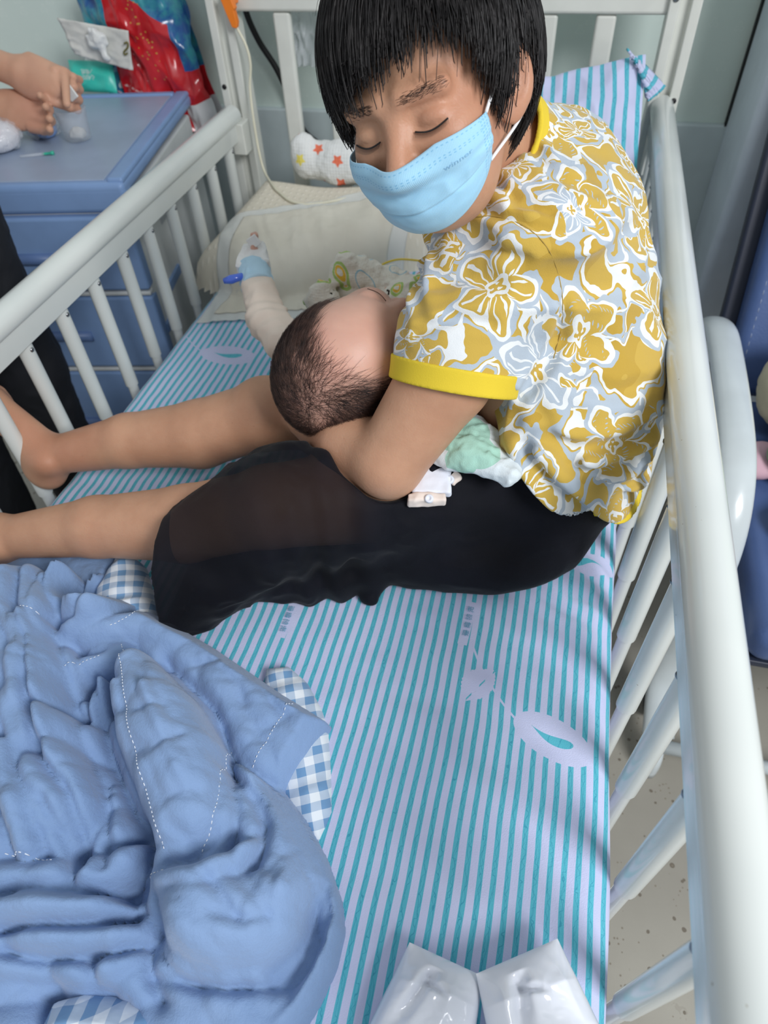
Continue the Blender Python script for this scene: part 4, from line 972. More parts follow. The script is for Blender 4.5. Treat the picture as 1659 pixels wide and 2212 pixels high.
# ================================================================== people: shared helpers
def rel(x, y, z): return V(x, y, ZM + z)
def skin_mat(name, a, b, red, rough=0.45):
    g = G(name)
    c = g.mix(g.noise(14, 4, rough=0.6).ramp(0.3, 0.7), lin(a), lin(b))
    c = g.mix(g.noise(5, 2).ramp(0.5, 0.75) * 0.35, c, lin(red))
    v_ = g.vor(75); fre = E(g, v_.outputs['Distance']).lt(0.045) * g.noise(9, 1).gt(0.52)
    c = g.mix(fre * 0.5, c, lin((132, 84, 62)))
    h = g.noise(420, 3) + g.noise(130, 2) * 0.8
    return g.out(c, rough, bump=(h, 0.25, 0.0012), sss=0.18, sscale=0.006, spec=0.4)
m_skin = skin_mat('woman skin', (184, 138, 110), (196, 151, 122), (188, 124, 100))
def strand_mesh(paths, r, tip=0.25, ns=3):
    """paths: (n, m, 3) -> three sided tapering strands"""
    paths = np.asarray(paths); n, m, _ = paths.shape
    t = np.gradient(paths, axis=1); t /= np.linalg.norm(t, axis=2, keepdims=True) + 1e-9
    ref = np.cross(t, np.broadcast_to(nrm(V(.31, .52, .79)), t.shape)); ref /= np.linalg.norm(ref, axis=2, keepdims=True) + 1e-9
    bi = np.cross(t, ref); rr = (np.asarray(r).reshape(-1, 1) if np.ndim(r) else np.full((n, 1), r)) * np.linspace(1, tip, m)[None] ** 0.6
    a = np.arange(ns) * 2 * np.pi / ns
    v = paths[:, :, None] + (ref[:, :, None] * np.cos(a)[None, None, :, None] + bi[:, :, None] * np.sin(a)[None, None, :, None]) * rr[:, :, None, None]
    base = (np.arange(n) * m * ns)[:, None, None]; i = np.arange(m - 1)[None, :, None] * ns; j = np.arange(ns)[None, None]; j2 = (j + 1) % ns
    f = np.stack([base + i + j, base + i + j2, base + i + ns + j2, base + i + ns + j], -1).reshape(-1, 4)
    return v.reshape(-1, 3), f

# ================================================================== woman
Fv = RC @ nrm([-0.45, 0.66, -0.60]); Lv = RC @ nrm([0.80, 0.10, -0.59]); Lv = nrm(Lv - Fv * (Lv @ Fv)); Uv = np.cross(Fv, Lv)
HM = np.stack([Fv, Lv, Uv]); HC = WD(936, 200, 0.665)
def hl(f, l, u): return HC + Fv * f + Lv * l + Uv * u            # head-local point -> room
def head_sdf(q):
    d = ell(q, (-0.014, 0, 0.020), (0.098, 0.076, 0.098))
    d = smin(d, ell(q, (0.022, 0, -0.032), (0.070, 0.066, 0.082)), 0.03)
    d = smin(d, ell(q, (0.040, 0, -0.078), (0.045, 0.050, 0.036)), 0.03)
    for s in (1, -1):
        d = smin(d, ell(q, (0.056, s * 0.040, -0.030), (0.032, 0.026, 0.026)), 0.018)          # cheek
        d = smin(d, cap(q, (0.076, s * 0.048, 0.014), (0.087, s * 0.012, 0.014), 0.008, 0.009), 0.012)  # brow
    for s in (1, -1):
        d = smax(d, -ell(q, (0.099, s * 0.033, -0.006), (0.014, 0.021, 0.012)), 0.010)        # socket
        d = smin(d, ell(q, (0.0735, s * 0.033, -0.0075), (0.0155, 0.0185, 0.0125)), 0.0035)    # lidded eye
        d = smin(d, cap(q, (0.080, s * 0.046, -0.022), (0.087, s * 0.020, -0.024), 0.003, 0.004), 0.006)  # bag under the eye
        d = smax(d, -(cap(q, (0.0855, s * 0.048, -0.0125), (0.0915, s * 0.020, -0.0135), 0.0012, 0.0012)), 0.002)  # closed lid line
        d = smax(d, -(cap(q, (0.083, s * 0.050, 0.0025), (0.0905, s * 0.020, 0.0035), 0.0012, 0.0012)), 0.004)    # lid fold
    d = smin(d, cap(q, (0.084, 0, 0.004), (0.106, 0, -0.040), 0.0075, 0.0120), 0.012)
    for s in (1, -1): d = smin(d, ell(q, (0.096, s * 0.013, -0.044), (0.012, 0.009, 0.009)), 0.006)
    return d
def ear_sdf(q, s):
    # tilted saucer with a rim
    c = V(0.004, s * 0.083, -0.010); a = (q - c) / 0.93
    ca, sa = math.cos(0.18), math.sin(0.18); x = a[:, 0] * ca + a[:, 2] * sa; z = -a[:, 0] * sa + a[:, 2] * ca
    y = a[:, 1] * s + 0.55 * x
    e = np.stack([x, y, z], 1)
    d = ell(e, (0, 0, 0.003), (0.0205, 0.0105, 0.034))
    d = smin(d, ell(e, (0.006, 0.0, -0.026), (0.011, 0.0065, 0.012)), 0.006)
    d = smax(d, -ell(e, (0.004, 0.0105, 0.005), (0.0128, 0.0105, 0.024)), 0.003)
    return smin(d, ell(e, (0.014, 0.003, -0.006), (0.006, 0.005, 0.009)), 0.004)
def head_ears(q): return smin(smin(head_sdf(q), ear_sdf(q, 1), 0.004), ear_sdf(q, -1), 0.004)
C7 = rel(-0.062, 0.875, 0.468)
SL, EL, WR_ = rel(-0.030, 0.724, 0.412), W(838, 1000, 0.205), W(664, 904, 0.168)
WRDIR = V(-.25, .85, -.25)
SR, ER, WRr = rel(-0.030, 1.055, 0.385), rel(-0.13, 1.13, 0.19), rel(-0.30, 0.98, 0.13)
HIPL, KNL, ANL = rel(0.015, 0.715, 0.100), W(585, 1095, 0.135), W(5, 1162, 0.048)
HIPR, KNR, ANR = rel(0.015, 0.900, 0.105), W(575, 895, 0.130), W(112, 985, 0.046)
def torso_sdf(p):
    d = ell(p, rel(0.020, 0.805, 0.115), (0.125, 0.185, 0.115))
    Mt = np.stack([nrm([.94, 0, .34]), [0, 1, 0], nrm([-.34, 0, .94])])
    d = smin(d, ell(p, rel(0.012, 0.825, 0.245), (0.126, 0.165, 0.125), Mt), 0.06)
    d = smin(d, ell(p, rel(-0.028, 0.870, 0.362), (0.112, 0.166, 0.120)), 0.06)
    d = smin(d, cap(p, SL + V(.005, .03, .005), SR + V(.01, -.03, .01), 0.058, 0.056), 0.05)
    d = smin(d, cap(p, C7 + V(0.01, 0, -0.03), C7 + V(-.015, -.025, .012), 0.062, 0.050), 0.04)
    return d
def arm_l(p): return smin(smin(cap(p, SL, SL * .45 + EL * .55, 0.050, 0.0540), cap(p, SL * .45 + EL * .55, EL, 0.0545, 0.044), 0.01), chain(p, [EL, EL * .6 + WR_ * .4 + V(0, 0, .000), WR_], [0.043, 0.048, 0.030], 0.012), 0.010)
def hand_sdf(p, wr, fdir, up, s=1.0, curl=0.5):
    """wrist, finger direction, back-of-hand direction, side of the thumb"""
    f = nrm(fdir); b = nrm(up - f * (up @ f)); l = np.cross(b, f) * s; Mh = np.stack([f, l, b])
    d = ell(p, wr + f * 0.045, (0.05, 0.040, 0.016), Mh)
    for k, (o, ln) in enumerate(((0.028, .066), (0.010, .075), (-0.009, .070), (-0.026, .054))):
        a = wr + f * 0.078 + l * o; m = a + f * ln * .5 - b * ln * curl * .35; e = m + f * ln * .28 - b * ln * curl * .75
        d = smin(d, chain(p, [a, m, e], [.0092, .0085, .007], .004), .006)
    a = wr + f * .025 + l * .030; m = a + f * .025 + l * .022; e = m + f * .028 - b * .006
    return smin(d, chain(p, [a, m, e], [.013, .011, .009], .004), .010)
def foot_sdf(p, an, toe, up):
    f = nrm(toe); b = nrm(up - f * (up @ f)); l = np.cross(b, f); Mf = np.stack([f, l, b])
    d = ell(p, an - b * 0.035 - f * .012, (.036, .030, .034), Mf)
    d = smin(d, cap(p, an + f * .01 - b * .01, an + f * .12 - b * .032, .034, .022), .03)
    d = smin(d, ell(p, an + f * .12 - b * .045, (.045, .042, .018), Mf), .02)
    for k in range(5): d = smin(d, cap(p, an + f * (.15 - .005 * k) - b * .042 + l * (.030 - .0155 * k), an + f * (.182 - .011 * k) - b * .048 + l * (.034 - .0165 * k), .0105 - .001 * k, .0095 - .0008 * k), .005)
    return d
def leg_sdf(p, hp, kn, an, sd):
    ax = an - kn; cf = kn + ax * 0.30 + V(0, 0, -0.014)
    d = chain(p, [kn, cf, kn + ax * .62, an], [0.052, 0.053, 0.043, 0.030], 0.010)
    d = smin(d, cap(p, hp, kn, 0.088, 0.055), 0.012)
    d = smin(d, ell(p, kn + V(0, 0, 0.008), (.048, .046, .050)), 0.010)
    d = smin(d, ell(p, an + V(.008, -.028, .008), (.016, .012, .016)), .014)
    return smin(d, near(p, an, .27, lambda a: foot_sdf(a, an, nrm(ax) * .55 + V(0, .25 * sd + .1, .85), V(.75, 0, .35))), 0.02)
def woman_sdf(p):
    d = near(p, rel(0, .87, .28), .42, torso_sdf, .05)
    nb = C7 + V(-.015, -.025, .0)
    h = near(p, HC, 0.20, lambda a: head_ears((a - HC) @ HM.T), 0.05)
    d = smin(d, cap(p, nb, hl(-0.045, 0, -0.055), 0.056, 0.054), 0.03)
    d = smin(d, h, 0.02)
    d = smin(d, near(p, SL * .4 + EL * .4 + WR_ * .2, .32, arm_l, .04), 0.025)
    d = smin(d, near(p, WR_, .25, lambda a: hand_sdf(a, WR_, WRDIR, V(-.5, -.3, .8), -1.0, .3)), .012)
    d = smin(d, near(p, SR * .35 + ER * .35 + WRr * .3, .34, lambda a: chain(a, [SR, ER, WRr], [.060, .046, .030], .015), .04), .025)
    d = smin(d, near(p, WRr, .25, lambda a: hand_sdf(a, WRr, V(-1, -.35, .05), V(-.1, .5, .8), 1.0, .5)), .012)
    for hp, kn, an, sd in ((HIPL, KNL, ANL, -1), (HIPR, KNR, ANR, 1)):
        d = smin(d, near(p, (hp + an) / 2 + V(0, 0, .03), np.linalg.norm(hp - an) / 2 + .24, lambda a: leg_sdf(a, hp, kn, an, sd), .05), 0.012)
    return d
woman = empty('person', rel(0.02, 0.80, 0.0), 'seated person in yellow floral shirt, black trousers and blue face mask cradling a baby', 'person')
P_, F_ = isosurf(woman_sdf, rel(-1.06, 0.38, -0.035), rel(0.20, 1.25, 0.76), 0.0029)
mk('body', P_, F_, m_skin, woman)

# ---- shirt
e1s, e2s = nrm([1, .12, 0]), nrm([-.1, .74, .67])
def floral(name):
    g = G(name)
    u = g.x * float(e1s[0]) + g.y * float(e1s[1]); v = g.x * float(e2s[0]) + g.y * float(e2s[1]) + g.z * float(e2s[2])
    n_ = (g.noise(26, 2) - 0.5); n2 = (g.noise(28, 2, vec=g.vec(u + 3.1, v + 1.7, 0.3)) - 0.5)
    u = u + n_ * 0.034; v = v + n2 * 0.034
    white, grey, must, oc = lin((226, 229, 230)), lin((176, 188, 200)), lin((198, 166, 76)), lin((184, 150, 60))
    ground = g.mix(g.noise(11, 2).gt(0.56) * 0.7, must, oc)
    c = ground
    # loose tendrils behind the flowers
    t1 = g.noise(15, 1.2, vec=g.vec(u + 5, v, 0.0)); 
    c = g.mix((t1 - 0.545).abs().lt(0.024), c, grey)
    c = g.mix((t1 - 0.49).abs().lt(0.016), c, white)
    t2 = g.noise(18, 1, vec=g.vec(u, v + 9, 0.0)); c = g.mix((t2 - 0.40).abs().lt(0.013), c, white); c = g.mix((t2 - 0.37).abs().lt(0.012), c, grey)
    def flowers(c, sc, off, petals, rad, lw):
        vn_ = g.vor(sc, g.vec(u + off, v + off * .7, 0.0), '2D', rnd=0.8)
        sp = g.nt.nodes.new('ShaderNodeSeparateXYZ'); g.nt.links.new(vn_.outputs['Position'], sp.inputs[0])
        cs = g.nt.nodes.new('ShaderNodeSeparateColor'); g.nt.links.new(vn_.outputs['Color'], cs.inputs[0]); rn = E(g, cs.outputs[0]); rn2 = E(g, cs.outputs[1])
        du = (u + off) - E(g, sp.outputs[0]); dv = (v + off * .7) - E(g, sp.outputs[1])
        r = (du * du + dv * dv).sqrt() * sc; th = du.atan2(dv) + rn * 6.28
        pet = (th * (petals / 2)).cos().abs()
        R = (pet.pw(0.75) * 0.62 + 0.40) * rad + (th * 9 + rn * 20).sin() * 0.014
        e = r - R
        c = g.mix(e.lt(lw * 3.4) * e.gt(0.0) * (th * 2 + rn * 9).sin().gt(-0.55), c, grey)
        c = g.mix(e.lt(0.0), c, g.mix(rn2.gt(0.86), must, grey))
        vein = ((th * (petals * 3.0)).sin().gt(0.72)) * r.gt(rad * 0.28) * e.lt(-0.06) * rn2.gt(0.40)
        c = g.mix(vein, c, white)
        c = g.mix(((th * 7 + r * 60).sin() * (r * 90).sin()).gt(0.80) * e.lt(-0.05) * rn2.lt(0.4), c, grey)
        c = g.mix(e.abs().lt(lw), c, white)
        rc = r - (th * 4).sin() * 0.018 - rad * 0.22
        c = g.mix(rc.lt(0.0), c, must); c = g.mix(rc.abs().lt(lw * 0.8), c, white)
        c = g.mix((th * 3).sin().gt(0.55) * (r - rad * 0.1).abs().lt(0.016), c, white)
        return c
    c = flowers(c, 9.6, 0.35, 5, 0.43, 0.028)
    c2 = flowers(c, 13.5, 1.93, 6, 0.36, 0.030)
    c = g.mix(g.noise(7.5, 1, vec=g.vec(u + 2, v + 4, 0.0)).gt(0.54), c, c2)
    h = g.noise(1100, 1) * 0.5 + g.noise(55, 3) * 1.6
    return g.out(c, 0.88, bump=(h, 0.35, 0.0016), sheen=0.25, spec=0.15)
m_floral = floral('mustard floral jersey')
m_yel = plain('yellow ribbed trim', (224, 196, 52), 0.85, bumpd=0.0005, bscale=900)
def shirt_folds(p):
    q = p - rel(0, 0.8, 0.2)
    lo = np.exp(-((q[:, 2] + q[:, 0] * .9 - 0.02) / 0.07) ** 2) * (q[:, 1] < 0.12)                        # rolls over the waist
    d = 0.010 * lo * np.sin((q[:, 2] * 1.0 + q[:, 0] * 1.15) * 120 + 2.0 * vn(p, 9, 3))
    hi = np.exp(-((p[:, 2] - ZM - 0.40) / 0.09) ** 2)
    d += 0.0125 * hi * np.clip(wrinkle(q @ np.array([[.5, .5, 0], [-.6, .7, .3], [.2, -.3, .9]]) * V(1, .3, 1), 16, 5), -.5, 1)
    return d + 0.0055 * wrinkle(q * V(1, .6, .8), 9, 9) + 0.0012 * vn(p, 38, 2)
AD = nrm(EL - SL); _am = SL * .45 + EL * .55; HEM = WD(984, 804, float((RC.T @ (_am - CAM))[2]) + .006)
acam = RC.T @ AD; ND = RC @ nrm([-0.16, 0.95, acam[2] * 0.9])          # the cuff hangs a little off the arm's axis
def sleeve(p, r0, r1, ext=0.0): return smin(cap(p, SL + V(.006, .02, .01), HEM - ND * .03, r0 * .84, r1), cap(p, HEM - ND * .03, HEM + ND * ext, r1, r1), .01)
SCRE = []
def shirt_creases(p):
    D = np.zeros(len(p))
    for (L, w_, dep) in SCRE:
        c_ = L.mean(0); R_ = np.linalg.norm(L - c_, axis=1).max() + 3.2 * w_; m = np.linalg.norm(p - c_, axis=1) < R_
        if not m.any(): continue
        q = p[m]; dm = np.full(len(q), 9.0); n_ = len(L) - 1
        for i in range(n_):
            a, b = L[i], L[i + 1]; e = b - a; t = np.clip(((q - a) @ e) / (e @ e), 0, 1)
            dm = np.minimum(dm, np.linalg.norm(q - a - e * t[:, None], axis=1) + .012 * np.clip(np.abs((i + t) / n_ - .5) * 2 - .6, 0, 1) ** 2)
        D[m] += dep * (np.exp(-(dm / w_) ** 1.5) - 0.45 * np.exp(-((dm - 2.0 * w_) / w_) ** 2))
    return D
def shirt_sdf(p):
    d = torso_sdf(p) - 0.015
    b = ell(p, rel(0.035, 0.80, 0.195), (0.138, 0.192, 0.135)); d = smin(d, b, 0.05); d = smin(d, smin(ell(p, rel(0.020, 0.805, 0.110), (0.143, 0.205, 0.131)), ell(p, rel(0.052, 0.755, 0.085), (0.109, 0.134, 0.097)), .03), 0.03)
    d = smin(d, smax(sleeve(p, 0.0755, 0.0755, 0.10), halfspace(p, HEM, ND), 0.003), 0.030)
    d = smin(d, smax(cap(p, SR, SR * .5 + ER * .5, .072, .072), halfspace(p, SR * .55 + ER * .45, ER - SR), .004), .03)
    nh = np.clip((np.linalg.norm(p - HEM, axis=1) - .085) / .05, 0, 1)
    d = d - shirt_folds(p) * nh + shirt_creases(p)
    d = smax(d, halfspace(p, rel(0.012, .66, .195) , (-.58, .06, -.81)) + 0.006 * vn(p, 12, 4), 0.004)
    d = smax(d, -cap(p, HEM - ND * .004, HEM + ND * .10, 0.068, 0.070), 0.003)
    return smax(d, -cap(p, C7 + V(-.01, -.01, -.005), hl(-0.05, 0, -.06) + V(0, 0, .02), 0.0655, 0.060), 0.006)
_cr = [([(1062, 392), (1120, 440), (1190, 462)], .007, .007), ([(1030, 440), (1100, 478), (1180, 496), (1260, 520)], .007, .006), ([(985, 500), (1060, 520), (1130, 560)], .008, .005),
       ([(1128, 852), (1170, 800), (1205, 730), (1216, 650)], .008, .007), ([(1062, 898), (1150, 948), (1260, 972), (1350, 955), (1425, 910)], .009, .012), ([(1130, 960), (1230, 1005), (1330, 1012), (1405, 975)], .008, .010),
       ([(1180, 1010), (1260, 1042), (1345, 1050), (1395, 1025)], .007, .007), ([(1250, 830), (1330, 850), (1420, 820)], .009, .005), ([(1150, 330), (1200, 380), (1280, 420)], .008, .005), ([(940, 620), (1010, 600), (1080, 620)], .008, .005), ([(900, 720), (980, 690), (1060, 700)], .007, .004), ([(1120, 270), (1160, 330), (1230, 360)], .006, .005)]
_hits = [(np.array([hit(shirt_sdf, *q) for q in pts]), w_, dp) for pts, w_, dp in _cr]
SCRE.extend(_hits)
P_, F_ = isosurf(shirt_sdf, rel(-0.22, 0.50, 0.0), rel(0.24, 1.25, 0.62), 0.0032, lip=3.2)
shirt = mk('shirt', P_, F_, m_floral, woman); tag(shirt, 'mustard short-sleeved shirt printed with white and grey flowers')
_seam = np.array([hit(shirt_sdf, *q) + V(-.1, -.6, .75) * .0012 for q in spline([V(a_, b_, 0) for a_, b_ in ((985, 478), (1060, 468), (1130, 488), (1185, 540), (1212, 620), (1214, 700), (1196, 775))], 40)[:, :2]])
mk('sleeve_seam', *tube(_seam, 0.0006, 5), plain('seam ochre', (172, 144, 72), .9), shirt)  # stitched seam line, its ochre slightly darker than the mustard cloth
def cuff_sdf(p):
    t = (p - HEM) @ ND; sh = np.abs(t - 0.004) - 0.0135
    d = sleeve(p, 0.0770, 0.0770, 0.10); d = np.abs(d + 0.0015) - 0.0026
    return smax(d, sh, 0.002)
P_, F_ = isosurf(cuff_sdf, HEM - 0.12, HEM + 0.12, 0.0024); mk('sleeve_cuff', P_, F_, m_yel, shirt)
def collar_sdf(p):
    a, b = C7 + V(-.01, -.01, -.005), hl(-0.05, 0, -.06) + V(0, 0, .02)
    d = cap(p, a, b, 0.068, 0.064); ax = nrm(b - a); t = (p - a) @ ax
    return smax(np.abs(d) - 0.003, np.abs(t - 0.050) - 0.024, 0.002)
P_, F_ = isosurf(collar_sdf, C7 - 0.14, C7 + 0.16, 0.0026); mk('collar', P_, F_, m_yel, shirt)
def hem_sdf(p):
    d = torso_sdf(p) - 0.0165; b = ell(p, rel(0.035, 0.80, 0.195), (0.140, 0.194, 0.137)); d = smin(d, b, 0.05); d = smin(d, smin(ell(p, rel(0.020, 0.805, 0.110), (0.145, 0.207, 0.133)), ell(p, rel(0.052, 0.755, 0.085), (0.111, 0.136, 0.099)), .03), 0.03) - shirt_folds(p)
    t = halfspace(p, rel(0.012, .66, .195), (-.58, .06, -.81)) + 0.006 * vn(p, 12, 4)
    return smax(smax(d, np.abs(t - 0.003) - 0.0035, 0.002), -(p[:, 0] - 0.100), 0.004)
P_, F_ = isosurf(hem_sdf, rel(-0.16, 0.55, 0.0), rel(0.24, 1.1, 0.36), 0.0032, lip=2.4); mk('shirt_hem', P_, F_, m_yel, shirt)

# ---- black trousers, sheer over the lower leg
g = G('black chiffon trousers')
c = g.mix(g.noise(10, 3).ramp(0.3, 0.7), lin((13, 14, 20)), lin((20, 21, 29)))
sheer = g.attr('sheer')
m_pants = g.out(c, 0.75, bump=(g.noise(900, 1) * .4 + g.noise(30, 3) * 2, 0.35, 0.002), sheen=0.05, spec=0.15, alpha=1.0 - sheer * 0.20)
HEMP = W(415, 1188, 0.075)
def pants_sdf(p):
    d = smin(smin(ell(p, rel(0.020, 0.805, 0.110), (0.134, 0.196, 0.122)), ell(p, rel(0.052, 0.755, 0.085), (0.100, 0.125, 0.088)), .03), cap(p, HIPL, KNL + V(.03, 0, 0), 0.100, 0.072), 0.05)
    d = smin(d, cap(p, HIPR, HIPR * .25 + KNR * .75, 0.100, 0.080), 0.04)
    kn = KNL + V(0.01, 0, -.008); sh = HEMP - kn
    q = p.copy(); 
    lower = cap(q, kn, kn + sh * 1.25 + V(0, -.012, -.012), 0.074, 0.088)
    d = smin(d, lower, 0.04)
    d = smin(d, ell(p, W(625, 1185, 0.03), (0.15, 0.075, 0.05)), 0.03)           # loose cloth on the sheet
    d = smin(d, ell(p, W(955, 1180, 0.040), (0.15, 0.066, 0.060)), 0.03)
    d = smin(d, ell(p, W(1150, 1160, 0.045), (0.075, 0.055, 0.055)), 0.03)
    d = smin(d, cap(p, W(800, 1240, 0.022), W(792, 1288, 0.008), 0.020, 0.010), 0.012)
    fx = np.clip((-0.02 - p[:, 0]) / 0.3, 0, 1)
    w_ = 0.0065 * wrinkle((p - rel(0, .6, 0)) @ np.array([[.7, .7, .1], [-.7, .7, .1], [0, 0, 1]]) * V(1, .35, .5), 15, 3) + 0.002 * wrinkle(p * V(.6, 1, 1), 30, 6)
    pl = 0.006 * np.exp(-((p[:, 0] + 0.22) / 0.06) ** 2) * np.sin(p[:, 0] * 120 + p[:, 1] * 40 + 2 * vn(p, 12, 5))
    d = d - w_ * (0.5 + fx) - pl
    d = smax(d, -(near(p, EL, .34, arm_l) - .003), .006)
    d = smax(d, -halfspace(p, HEMP + V(-.012, 0, 0), -nrm(V(-1, -.10, 0.0))) , 0.003)
    d = smax(d, -halfspace(p, rel(0.012, .66, .195), (-.58, .06, -.81)) - 0.022, 0.004)
    return np.maximum(d, -(p[:, 2] - ZM - 0.0005))
P_, F_ = isosurf(pants_sdf, rel(-0.52, 0.38, -0.01), rel(0.20, 1.06, 0.30), 0.0034, lip=1.9)
sh_ = np.clip((-0.14 - P_[:, 0]) / 0.06, 0, 1) * np.clip((P_[:, 2] - ZM - 0.03) / 0.03, 0, 1)
pants = mk('trousers', P_, F_, m_pants, woman, attrs={'sheer': sh_}); tag(pants, 'black loose trousers, sheer over the lower leg')

# ---- face mask
g = G('pale blue mask fabric'); u, v_ = g.uv()
dots = (u * 260).sin().gt(0.1)
band = ((v_ - 0.045).abs().lt(0.007)).mx((v_ - 0.155).abs().lt(0.007)).mx((v_ - 0.185).abs().lt(0.007)) * dots
side = ((u - 0.955).abs().lt(0.006)).mx((u - 0.975).abs().lt(0.006)).mx((u - 0.935).abs().lt(0.006)) * (v_ * 120).sin().gt(0.1)
c = g.mix(band.mx(side) * 0.55, g.mix(g.noise(20, 2).ramp(.3, .7), lin((160, 208, 236)), lin((168, 214, 240))), lin((104, 170, 212)))
hh = ((u * 900).sin() + (v_ * 500).sin()) * 0.25 + g.noise(30, 2)
m_mask = g.out(c, 0.75, bump=(hh, 0.25, 0.001), sheen=0.2, sss=0.1, sssr=(.5, .7, 1), spec=0.25)
def mask_pts(u, v, off=0.0):
    """u 0..1 from her right to her left, v 0..1 from top edge to chin"""
    th = (u - 0.5) * 2 * math.radians(56); a = np.abs(u - 0.5) * 2
    ut = -0.0350 + 0.009 * np.clip(a / .4, 0, 1) ** 1.5 + 0.006 * np.clip((a - .4) / .6, 0, 1); ub = -0.106 + 0.044 * a ** 2.2
    U_ = ut + (ub - ut) * v; c_ = np.stack([0.005 + 0 * U_, 0 * U_, U_], -1).reshape(-1, 3)
    dr = np.stack([np.cos(th), np.sin(th), 0 * th - 0.0], -1).reshape(-1, 3)
    t = np.full(len(c_), 0.20)
    for _ in range(60):
        d = head_sdf(c_ + dr * t[:, None]); t -= np.clip(d - 0.002, -0.004, 0.02) * 0.7
    tt = t.reshape(u.shape); fr = np.cos(th) ** 1.5
    for _ in range(10):
        tt[1:-1, 1:-1] = np.maximum(tt[1:-1, 1:-1], 0.25 * (tt[:-2, 1:-1] + tt[2:, 1:-1] + tt[1:-1, :-2] + tt[1:-1, 2:])) if tt.ndim == 2 and min(tt.shape) > 3 else tt[1:-1, 1:-1] if tt.ndim == 2 else tt
    if tt.ndim == 2 and min(tt.shape) > 3:
        for _ in range(14): tt[2:-2] = (tt[:-4] + tt[1:-3] + tt[2:-2] + tt[3:-1] + tt[4:]) / 5 + 0.0001
    puff = 0.009 * np.sin(np.pi * np.clip(v * 0.9 + 0.08, 0, 1)) * fr + 0.0015
    return c_.reshape(u.shape + (3,)), dr.reshape(u.shape + (3,)), tt + puff + off
nu, nv = 90, 60
u, v = np.meshgrid(np.linspace(0, 1, nu), np.linspace(0, 1, nv), indexing='ij')
mc_, md_, mt_ = mask_pts(u, v)
saw = (v * 3.2) % 1.0; pl = 0.0030 * (saw - .5) * np.clip((v - .3) / .1, 0, 1) * np.clip((.95 - v) / .1, 0, 1) + 0.0006 * np.sin(v * 2 * np.pi * 4.5) * np.clip(1 - np.abs(v - .55) * 2, 0, 1) + 0.0010 * wrinkle(np.stack([u * 2, v, u * 0], -1), 4, 3) * np.sin(np.pi * v)
mloc = mc_ + md_ * (mt_ + pl)[..., None]
mw = HC + mloc @ HM
mask = mk('face_mask', mw.reshape(-1, 3), grid_faces(nu, nv), m_mask, woman, uv=np.stack([u, v], -1).reshape(-1, 2)); solid(mask, 0.0012, 0); tag(mask, 'pale blue pleated face mask')
def on_mask(uu, vv, lift):
    i = np.clip(uu * (nu - 1), 0, nu - 1.001); j = np.clip(vv * (nv - 1), 0, nv - 1.001); a = i.astype(int); b = j.astype(int); s = (i - a)[:, None]; t = (j - b)[:, None]
    p = mloc[a, b] * (1 - s) * (1 - t) + mloc[a + 1, b] * s * (1 - t) + mloc[a, b + 1] * (1 - s) * t + mloc[a + 1, b + 1] * s * t
    return HC + (p + md_[a, b] * lift) @ HM
tv, tf = text_mesh('winner', 1.0)
if len(tv):
    subpart('embossed_text', on_mask(0.785 + tv[:, 0] * 0.052, 0.300 - tv[:, 1] * 0.085, 0.0012), tf, plain('embossed mask blue', (140, 186, 216), 0.7), mask, smooth=False)
m_loop = plain('white ear loop', (236, 238, 240), 0.7)
def push(pts, off=0.003):
    q = (np.asarray(pts) - HC) @ HM.T
    for _ in range(12):
        d = np.minimum(head_sdf(q), np.minimum(ear_sdf(q, 1), ear_sdf(q, -1))); e = 1e-3
        gr = np.stack([np.minimum(head_sdf(q + V(*(e if i == a else 0 for i in range(3)))), np.minimum(ear_sdf(q + V(*(e if i == a else 0 for i in range(3))), 1), ear_sdf(q + V(*(e if i == a else 0 for i in range(3))), -1))) - d for a in range(3)], 1) / e
        q = q + np.clip(off - d, 0, .01)[:, None] * gr
    return HC + q @ HM
for s in (1, -1):
    jj = nu - 1 if s > 0 else 0; ta, tb_ = mloc[jj, 1], mloc[jj, nv - 2]
    lp = [ta, V(0.022, s * .080, .006), V(0.010, s * .086, .030), V(-.010, s * .090, .036), V(-.030, s * .086, .012), V(-.024, s * .084, -.020), V(-.008, s * .080, -.042), tb_]
    pts = push(spline([HC + q @ HM for q in lp], 60), 0.0025)
    subpart('ear_loop', *tube(pts, 0.0016, 8), m_loop, mask)

